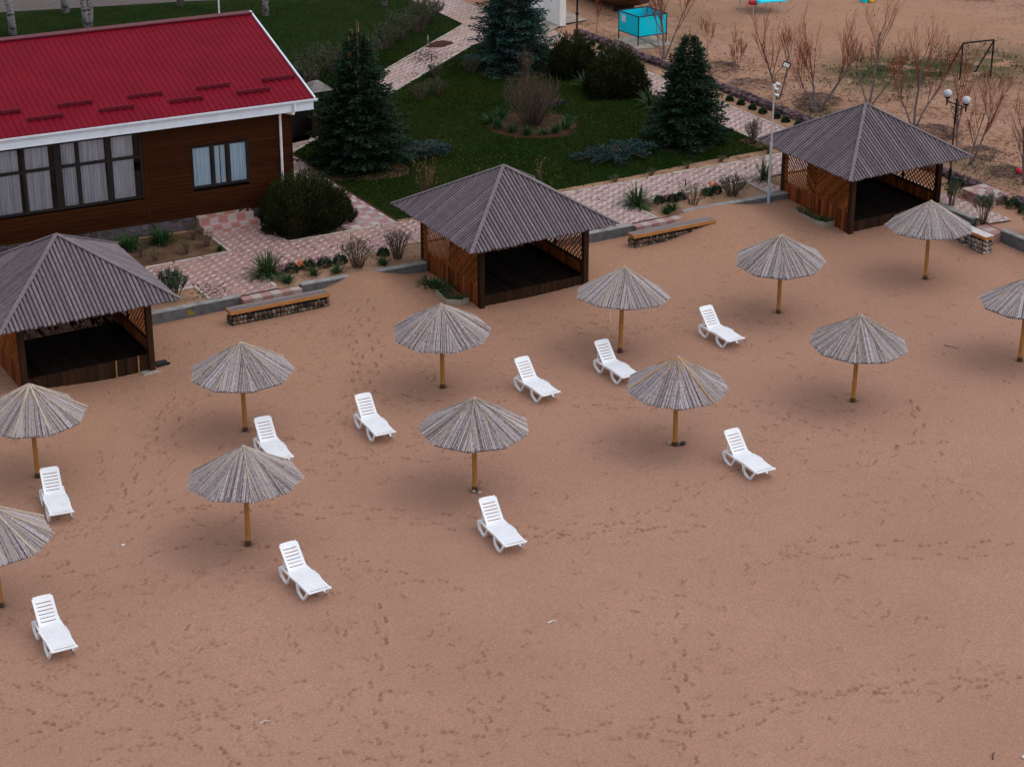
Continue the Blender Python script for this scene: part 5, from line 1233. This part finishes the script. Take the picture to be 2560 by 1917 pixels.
# ---------------------------------------------------------------- birches at the back
def birch(label, x, y, r, lean, seed, dark=False, h=6.5, twigs=True):
    t = thing('birch', label, 'tree', (x,y,.45), 0, 'birches behind the house'); q = random.Random(seed); b = MB()
    pts = [(lean*z+q.uniform(-.03,.03), q.uniform(-.03,.03), z) for z in (-.2,1,2,3.2,4.5,h)]
    b.tube(pts, [r*1.15,r,r*.95,r*.85,r*.7,r*.4], 10); b.build('trunk', 'bark' if dark else 'birch', t, smooth=True)
    c = MB()
    for k in range(26):
        z = q.uniform(3.0,h); a = q.uniform(0,6.28); L_ = q.uniform(.8,1.8); x0 = lean*z
        c.tube([(x0,0,z),(x0+L_*.6*math.cos(a),L_*.6*math.sin(a),z+.5),(x0+L_*math.cos(a),L_*math.sin(a),z+.1),(x0+L_*1.08*math.cos(a),L_*1.08*math.sin(a),z-.9*q.random())], [.02,.014,.008,.004], 4, cap=False)
    c.build('branches', 'dry_stem', t)
birch('white birch trunk at the top left corner behind the house', -2.44, 36.41, .15, -.07, 1)
birch('birch trunk with much black bark, second from the left at the top', .67, 38.87, .16, -.02, 2)
t = thing('birch', 'twin-trunked birch just behind the red roof ridge', 'tree', (.55,35.6,.45), 0, 'birches behind the house')
for k, (dx, ln_) in enumerate(((-.10,-.05),(.13,.03))):
    b = MB(); b.tube([(dx*.3,0,-.2),(dx*1.1,0,1),(dx*1.4+ln_,0,2),(dx*1.6+ln_*2,0,3.5),(dx*1.7+ln_*3,0,6)], [.15,.14,.13,.11,.06], 10); b.build('trunk', 'birch', t, smooth=True)
birch('dark-barked tree trunk at the top edge, right of the twin birch', 5.49, 37.56, .16, .0, 4, True)
birch('slim birch trunk at the top edge, left of the diagonal path shrubs', 8.03, 34.07, .13, .0, 5)
birch('slim birch trunk at the top edge nearest the plaza', 13.3, 33.09, .12, .02, 6)
o = MB(); o.tube([(0,0,0),(0,0,2),(.02,0,4.5)], [.035,.035,.025], 8); o = o.build('white_pole', 'white_paint', loc=(6.3,35.1,.4)); tag(o, 'thin white pole standing behind the red roof ridge', 'pole')

# ---------------------------------------------------------------- rubble wall, slabs, platform
t = thing('rubble_wall', 'long low wall of purplish rubble stones along the right path', 'low wall', (0,0,0))
q = random.Random(9); b = MB(); P0, P1 = Vector((18.12,24.7,0)), Vector((19.25,-3.0,0)); L_ = (P1-P0).length; d = (P1-P0)/L_; nn = Vector((-d.y,d.x,0))
s = 0
while s < L_:
    w = q.uniform(.14,.30)
    gap = 1.0 if -.75 < (P0+d*s).y < .6 else 0
    for off, z in ((-.12,.50),(-.12,.61),(.10,.52),(.10,.62),(-.01,.66)):
        if gap: continue
        c = P0+d*(s+w/2+q.uniform(-.05,.05))+nn*(off+q.uniform(-.03,.03)); b.rock((c.x,c.y,z+q.uniform(-.03,.02)), q.uniform(.08,.135), w*.6, q.uniform(.06,.10), seed=q.randrange(99999))
    s += w*.92
b.build('stones', 'rubble', t)
t = thing('tiled_platform', 'low square platform with pink and grey checkered tile top', 'platform', (0,0,0))
b = MB(); b.box(18.07,18.98,-.66,.53,.3,.71); b.build('base', 'step_tile', t)
b = MB(); q = random.Random(3)
for i in range(3):
    for j in range(4): zz_ = .716+q.uniform(0,.018); b.box(18.05+i*.32+.004, 18.05+(i+1)*.32-.004, -.69+j*.31+.004, -.69+(j+1)*.31-.004, .711, zz_+.014, ((i+j) % 2)*.9+.05)
b.build('tile_top', 'edge_tile', t)

# ---------------------------------------------------------------- turquoise cabin on slabs
for i, (x0, x1, y0, y1, rz) in enumerate(((-.62,.3,-.1,.95,.05),(.34,1.0,-.2,.8,-.03),(-.5,.35,-.95,-.14,-.05),(.4,1.2,-.9,-.25,.04))):
    b = MB(); b.bbox(x0, x1, y0, y1, -.06, .06, .015); o = b.build('concrete_slab', 'slab', loc=(19.45,22.0,.5)); o.rotation_euler = (0,0,rz-.15)
    tag(o, 'old concrete slab under the turquoise cabin, %s one' % ['back left','back right','front left','front right'][i], 'slab', 'slabs under the cabin')
t = thing('changing_cabin', 'turquoise open-top beach changing cabin on black metal legs', 'cabin', (0,0,0))
cL, cF, cR, cB = (19.0,22.82),(19.08,21.47),(20.42,21.42),(20.36,22.78); zb, zt = .93, 1.76
for nm, (A, B_) in (('l', (cL,cF)),('f', (cF,cR)),('r', (cR,cB)),('b', (cB,cL))):
    b = MB(); b.bar((*A,(zb+zt)/2),(*B_,(zb+zt)/2), .012, zt-zb); b.build('panel', 'turquoise', t)
for A in (cL,cF,cR,cB): b = MB(); b.bar((*A,.5),(*A,zt+.02), .035, .035); b.build('leg', 'black_metal', t)
for zz_ in (zt, zb):
    b = MB()
    for A, B_ in ((cL,cF),(cF,cR),(cR,cB),(cB,cL)): b.bar((*A,zz_),(*B_,zz_), .035, .034)
    b.build('rail', 'black_metal', t)
b = MB(); b.box(-.008,0,-.14,.14,-.15,.15); o = b.build('notice', 'paper', t, loc=(19.005,22.47,1.5)); o.rotation_euler = (0,0,R(3.4))

# ---------------------------------------------------------------- lamps, floodlight pole, goal
t = thing('globe_lamp', 'black and rust lamp post with two white globes behind the right gazebo', 'street lamp', (18.62,1.78,.44), 0)
b = MB(); b.lathe([(.085,0),(.085,.05),(.06,.1),(.055,.5),(.045,.55)], 10); b.build('foot', 'black_metal', t)
b = MB(); b.tube([(0,0,.5),(0,0,2.05)], .035, 10); b.build('post', 'rust_metal', t)
b = MB(); b.tube([(0,0,2.05),(0,0,2.95)], [.038,.034], 10); b.tube([(0,.50,2.74),(0,-.50,2.74)], .022, 8)
for sg in (-1,1):
    b.tube([(0,0,2.35),(0,sg*.16,2.40),(0,sg*.24,2.52),(0,sg*.17,2.64),(0,sg*.08,2.60)], .012, 6); b.tube([(0,0,2.45),(0,sg*.36,2.74)], .012, 6); b.tube([(0,0,2.2),(0,sg*.1,2.25),(0,sg*.12,2.33),(0,sg*.06,2.36)], .012, 6)
b.build('arm', 'black_metal', t)
for sg in (-1,1):
    b = MB(); b.lathe([(.02,2.60),(.03,2.66),(.028,2.80),(.085,2.85),(.095,2.885)], 12, (0,sg*.46,0)); h = b.build('lamp_holder', 'black_metal', t)
    for k in range(3): c = MB(); a = k*2.1+.4; c.bar((.095*math.cos(a),sg*.46+.095*math.sin(a),2.88),(.125*math.cos(a),sg*.46+.125*math.sin(a),3.0), .02, .008); c.build('prong', 'black_metal', h)
    b = MB(); b.lathe([(.135*math.sin(math.pi*k/12)+.001, 3.0-.135*math.cos(math.pi*k/12)) for k in range(13)], 20, (0,sg*.46,0)); b.build('globe', 'globe', t, smooth=True)
t = thing('lamp_post', 'dark lamp post at the end of the rubble wall, top out of frame', 'street lamp', (17.38,23.5,.44), 0)
b = MB(); b.lathe([(.11,0),(.11,.06),(.075,.16),(.06,.5)], 10); b.build('foot', 'black_metal', t)
b = MB(); b.tube([(0,0,.5),(0,0,1.2)], [.05,.045], 10); b.build('lower_post', 'rust_metal', t)
b = MB(); b.lathe([(.04,1.18),(.075,1.2),(.075,1.26),(.04,1.3),(.036,2.9)], 10); b.tube([(0,.5,2.74),(0,-.5,2.74)], .022, 8); b.build('post', 'black_metal', t)
for sg in (-1,1): b = MB(); b.lathe([(.135*math.sin(math.pi*k/12)+.001, 3.0-.135*math.cos(math.pi*k/12)) for k in range(13)], 20, (0,sg*.46,0)); b.build('globe', 'globe', t, smooth=True)

t = thing('floodlight_pole', 'thin grey pole with a floodlight and white cameras, left of the right gazebo', 'pole', (12.46,3.55,0))
b = MB(); b.tube([(0,0,.0),(0,0,.75)], .052, 10); b.build('pole_base', 'blue_pole', t)
b = MB(); b.tube([(0,0,.75),(0,0,2.35)], .05, 10); b.tube([(0,0,2.35),(.0,0,4.25)], [.03,.026], 10); b.build('pole', 'grey_pole', t)
b = MB(); b.tube([(0,0,4.25),(0,0,4.62),(.22,-.10,4.88)], .012, 6); b.build('bracket', 'black_metal', t)
b = MB(); b.bar((-.12,-.02,0),(.12,-.02,0), .045, .17); b.bar((-.13,.02,.09),(.13,.02,.09), .05, .02)
o = b.build('floodlight', 'black_metal', t, loc=(.30,-.16,4.93)); o.rotation_euler = (R(-12),R(22),R(-30))
b = MB(); b.box(-.095,.095,-.048,-.043,-.06,.06); b.build('lens', 'lens_grey', o)
for i, (z, x_) in enumerate(((4.33,.07),(4.18,.0),(3.98,.02))):
    b = MB(); b.tube([(x_-.04,-.05,z+.02),(x_+.06,-.14,z-.035)], .036, 10); o = b.build('camera_body', 'white_paint', t); c = MB(); c.tube([(x_+.058,-.138,z-.034),(x_+.07,-.15,z-.041)], .03, 10); c.build('camera_lens', 'rubber', o)
b = MB(); b.box(-.05,.05,-.05,.03,4.24,4.31); b.build('junction_box', 'white_paint', t)
t = thing('goal', 'black metal goal frame without net on the sandy field', 'goal', (0,0,0))
gl_, gr_, zt = (27.19,11.07), (28.56,10.85), 1.98
for A in (gl_, gr_): b = MB(); b.tube([(*A,.4),(*A,zt)], .035, 8); b.build('upright', 'black_metal', t)
b = MB(); b.tube([(*gl_,zt),(*gr_,zt)], .035, 8); b.build('crossbar', 'black_metal', t)
for A, B_ in ((gl_,(27.35,12.1)),(gr_,(28.5,11.7))): b = MB(); b.tube([(*A,zt-.03),(*B_,.45)], .03, 8); b.build('back_stay', 'black_metal', t)

# ---------------------------------------------------------------- things at the top edge
t = thing('white_wall', 'white rendered wall end standing on grey paving at the top edge', 'wall', (0,0,0))
b = MB(); b.box(18.05,18.36,25.98,32,.5,3.6); b.build('wall_body', 'whitewash', t)
b = MB()
for (y0, z0_), (y1, z1_) in (((26.86,1.53),(26.74,1.47)),((26.74,1.47),(26.68,1.42)),((26.79,1.50),(26.74,1.56)),((26.9,1.6),(26.84,1.55))): b.bar((18.045,y0,z0_),(18.045,y1,z1_), .006, .03)
b.build('red_mark', 'red_paint', t)
t = thing('wooden_boat', 'old brown plank boat hull lying on the sand behind the cabin', 'boat', (0,0,0))
b = MB(); n = 14; rows = 9; grid = []
for i in range(n+1):
    u = i/n; y = 25.4+6.2*u; w = .95*math.sin(math.pi*min(1, .08+u*.92))**.55; bot = .62-.12*math.sin(math.pi*u)+.5*(1-u)**4; r_ = []
    for j in range(rows+1):
        v = j/rows; r_.append((22.0-w*math.sin(v*math.pi/2)**.7, y, bot+1.15*(1-math.cos(v*math.pi/2))))
    grid.append(r_)
for j in range(rows):
    r = random.random()
    for i in range(n):
        for k in (0, 1):
            pts = [grid[i][j], grid[i+1][j], grid[i+1][j+1], grid[i][j+1]]
            if k: pts = [(44-p_[0], p_[1], p_[2]) for p_ in pts][::-1]
            b.face([(p_[0]-(.0 if k else .0), p_[1], p_[2]) for p_ in pts], r)
b.build('hull', 'hull_wood', t)
b = MB()
for k in (0,1):
    for j in (2,4,6,8): b.tube([((44-g_[j][0] if k else g_[j][0])+(.006 if k else -.006), g_[j][1], g_[j][2]) for g_ in grid], .012, 4)
b.build('plank_edge', 'dark_wood', t)
for y in (27,30): b = MB(); b.box(21.5,22.5,y,y+.15,.45,.75); b.build('chock', 'dark_wood', t)
t = thing('play_table', 'turquoise slanting play table on thin steel legs at the top edge', 'table', (0,0,0))
for A in ((26.45,24.62),(26.45,23.61),(27.64,23.29),(27.67,24.31)): b = MB(); b.tube([(*A,.45),(*A,.97)], .028, 8); b.build('leg', 'grey_pole', t)
b = MB(); b.add([(26.6,23.5,.98),(27.85,23.1,1.0),(27.8,24.4,1.16),(26.5,24.8,1.16),(26.6,23.5,1.02),(27.85,23.1,1.04),(27.8,24.4,1.2),(26.5,24.8,1.2)], MB.BF); b.build('table_top', 'turquoise', t)
b = MB(); b.add([(26.58,23.52,.93),(26.72,23.5,.93),(26.72,23.5,1.1),(26.58,23.52,1.1),(26.5,24.5,1.0),(26.6,24.5,1.0),(26.6,24.5,1.2),(26.5,24.5,1.2)], MB.BF); b.build('end_flap', 'turquoise', t)
b = MB(); b.tube([(26.28,23.75,1.0),(26.55,23.5,1.0)], .10, 12); b.build('red_drum', 'red_paint', t)
t = thing('toy_rider', 'small turquoise and yellow play seat at the top edge', 'play seat', (32.2,22.75,.5))
b = MB(); b.lathe([(.04,0),(.13,.04),(.15,.12),(.11,.2),(.03,.24)], 10, (0,-.1,0)); b.build('seat_ball', 'yellow_paint', t)
b = MB(); b.bbox(-.28,.3,.05,.35,0,.32,.03); b.bbox(-.3,-.18,-.05,.3,0,.5,.03); b.build('seat_back', 'turquoise', t)
t = thing('park_ball', 'red and white ball lying by the brush pile at the right edge', 'ball', (21.13,1.18,.62))
b = MB(); b.lathe([(.13*math.sin(math.pi*k/10)+.001, -.13*math.cos(math.pi*k/10)) for k in range(11)], 16); b.build('ball_skin', 'red_paint', t, smooth=True)
b = MB(); b.lathe([(.132*math.sin(math.pi*k/10)+.001, -.132*math.cos(math.pi*k/10)) for k in range(3)], 16); o = b.build('white_patch', 'white_paint', t, smooth=True); o.rotation_euler = (R(70),0,R(-60))
t = thing('small_shelter', 'small dark shelter with a grey hipped roof behind the tall spruce', 'shelter', (2.66,17.25,.45))
b = MB(); h = .48
b.add([(-h,-h,1.72),(h,-h,1.72),(h,h,1.72),(-h,h,1.72),(-.12,-.12,1.98),(.12,-.12,1.98),(.12,.12,1.98),(-.12,.12,1.98)], MB.BF); b.build('roof', 'hut_roof', t)
b = MB(); b.box(-h+.01,h-.01,-h+.01,h-.01,1.62,1.715); b.build('roof_edge', 'dark_frame', t)
for sx in (-1,1):
    for sy in (-1,1): b = MB(); b.box(sx*.38-.03,sx*.38+.03,sy*.38-.03,sy*.38+.03,0,1.62); b.build('post', 'dark_frame', t)
b = MB(); b.box(-.36,.36,-.36,.36,0,.75); b.build('cupboard', 'dark_wood', t)

t = thing('dark_fence', 'near-black board fence between the house end and the grey-roofed shelter', 'fence', (0,0,0))
b = MB()
for k in range(16): b.box(-.2+k*.17, -.2+k*.17+.163, 17.3, 17.33, .4, 1.75+random.uniform(-.01,.01))
b.build('boards', 'dark_frame', t)
for x_ in (-.1,1.2,2.4): b = MB(); b.box(x_, x_+.09, 17.34, 17.43, .3, 1.85); b.build('post', 'dark_frame', t)
b = MB(); q = random.Random(6); n = 22; ring = []
for k, (rr, zz_) in enumerate(((1,0),(.72,.06),(.4,.11),(.05,.13))):
    for i in range(n): a = 2*math.pi*i/n; w = rr*(1+.12*math.sin(2*a+1)+.08*math.sin(5*a)+q.uniform(-.05,.05)); b.v.append((.62*w*math.cos(a+.4), .42*w*math.sin(a+.4), zz_+q.uniform(-.012,.012)*(k > 0)))
for k in range(3):
    for i in range(n): b.f.append((k*n+i, k*n+(i+1) % n, (k+1)*n+(i+1) % n, (k+1)*n+i)); b.r.append(q.random())
tag(b.build('mulch_pile', 'mulch', loc=(12.25,25.95,.5)), 'low heap of dark red mulch spilled on the diagonal path', 'mulch heap')
# ---------------------------------------------------------------- planters, mat, stakes, stones, sticks
def planter(label, loc, pts, seed, n):
    t = thing('planter_bed', label, 'planter', loc); b = MB(); q = random.Random(seed)
    for (x0,y0),(x1,y1) in zip(pts[:-1], pts[1:]): b.bar((x0,y0,.02),(x1,y1,.02), .04, .16)
    b.build('edging', 'slab', t); s = MB(); s.face([(x,y,.05) for x,y in pts]); s.build('earth', 'soil', t)
    g = np.random.default_rng(seed); P = []
    for k in range(n):
        i = q.randrange(len(pts)-1); u = q.random(); w = q.random()*.6; x = pts[i][0]+(pts[i+1][0]-pts[i][0])*u; y = pts[i][1]+(pts[i+1][1]-pts[i][1])*u; cx = sum(p_[0] for p_ in pts)/len(pts); cy = sum(p_[1] for p_ in pts)/len(pts)
        P.append((x+(cx-x)*w, y+(cy-y)*w, .05))
    D = g.normal(size=(n,3))*.4; D[:,2] = 1; v, f = blades(np.array(P), D, g.uniform(.08,.22,n), g.uniform(.025,.05,n), g); npmesh('leaves', v, f, 'iris_leaf', t, rnd=g.random(n))
planter('small planted bed with edging against the left side of middle gazebo', (-.62,1.2,.22), [(.5,.9),(-.02,.9),(-.12,.1),(.25,-.15),(.52,-.1)], 5, 130)
blade_clump('iris_clump', 'row of iris leaves at the left side of middle gazebo', (-.55,2.65,.22), 70, .42, .45, .035, 145, 'iris_leaf', group='irises in the garden beds', spread=.35)
blade_clump('iris_clump', 'iris leaves just left of the small planted bed by the middle gazebo', (-.42,2.2,.22), 50, .42, .45, .035, 146, 'iris_leaf', group='irises in the garden beds', spread=.25)
planter('narrow planted strip with edging against the left side of right gazebo', (12.78,1.2,.2), [(.48,1.5),(.0,1.45),(.0,.3),(.15,-.1),(.5,-.1)], 6, 160)
t = tag((lambda b: (b.box(-.16,.17,-.14,.14,0,.05), b.box(-.18,.19,-.175,-.14,0,.08), b.build('boot_tray', 'rubber', loc=(-9.36,1.72,.0)))[-1])(MB()), 'dark flat tray with a grey rim beside the left gazebo post', 'tray')
def stake(label, x, y, h, m, cap):
    t = thing('garden_light', label, 'garden light', (x,y,.47), 0, 'thin garden light stakes'); b = MB(); b.tube([(0,0,-.1),(0,0,h*.62)], .012, 6); b.build('stake', m, t); b = MB(); b.tube([(0,0,h*.62),(0,0,h)], .02, 8); b.build('light_cap', cap, t)
stake('thin pale stake light on the far side of the diagonal path', 11.68, 25.9, .5, 'grey_pole', 'grey_pole')
stake('stake light with dark cap on the near side of the diagonal path', 9.99, 22.4, .75, 'grey_pole', 'rubber')
stake('stake light with dark cap in the bed right of the right yucca', 10.15, 5.0, .6, 'grey_pole', 'rubber')
stake('stake light with dark cap between the pale shrub and main path', -2.1, 5.35, .5, 'grey_pole', 'rubber')
def stone(label, x, y, r, m, cat='stone'):
    b = MB(); b.rock((0,0,r*.45), r, r*.8, r*.7, seed=int(r*1000)); z = float(beach_h(np.array(x), np.array(y)))
    tag(b.build('stone', m, loc=(x,y,z)), label, cat, 'loose stones on the sand')
stone('pale stone at the left foot of the orange-striped parasol post', -.16, -9.42, .06, 'pebble'); stone('dark stone beside the foot of the orange-striped parasol post', .10, -9.63, .085, 'pebble_dark')
stone('grey pebble just below the central front parasol post', -5.6, -9.38, .065, 'pebble'); stone('tiny flat stone touching the central front parasol post', -5.68, -9.24, .05, 'pebble')
stone('white chip of stone on the footprints near the left edge', -13.9, -7.6, .045, 'pale_chip'); stone('white stone at the bottom right corner of the sand', -2.0, -24.2, .05, 'pale_chip')
stone('white scrap lying on the sand path near the small short bench', 17.35, -2.6, .06, 'pale_chip')
def stick(label, p0, p1, r, m):
    z = float(beach_h(np.array(p0[0]), np.array(p0[1])))+.012; b = MB(); b.tube([(0,0,0),((p1[0]-p0[0])*.5,(p1[1]-p0[1])*.5+.02,.01),(p1[0]-p0[0],p1[1]-p0[1],0)], [r,r*.9,r*.5], 5)
    tag(b.build('stick', m, loc=(p0[0],p0[1],z)), label, 'stick', 'dry sticks on the sand')
stick('thin dry straw on the sand below the orange-striped parasol', (-.9,-10.5), (-.48,-10.25), .010, 'reed_tan')
stick('pale short reed scrap lying on the empty foreground sand', (-7.3,-15.4), (-7.08,-15.42), .016, 'pale_chip')
stick('thin brown stick on the sand far right, below the edge parasol', (10.0,-8.0), (10.2,-8.42), .010, 'dead_twig')
stick('dark stick near the bottom right corner of the sand', (-2.55,-23.95), (-2.36,-23.78), .014, 'dead_twig')
stick('pale straw on the sand near the bottom left', (-14.12,-15.82), (-13.9,-15.84), .009, 'pale_chip')
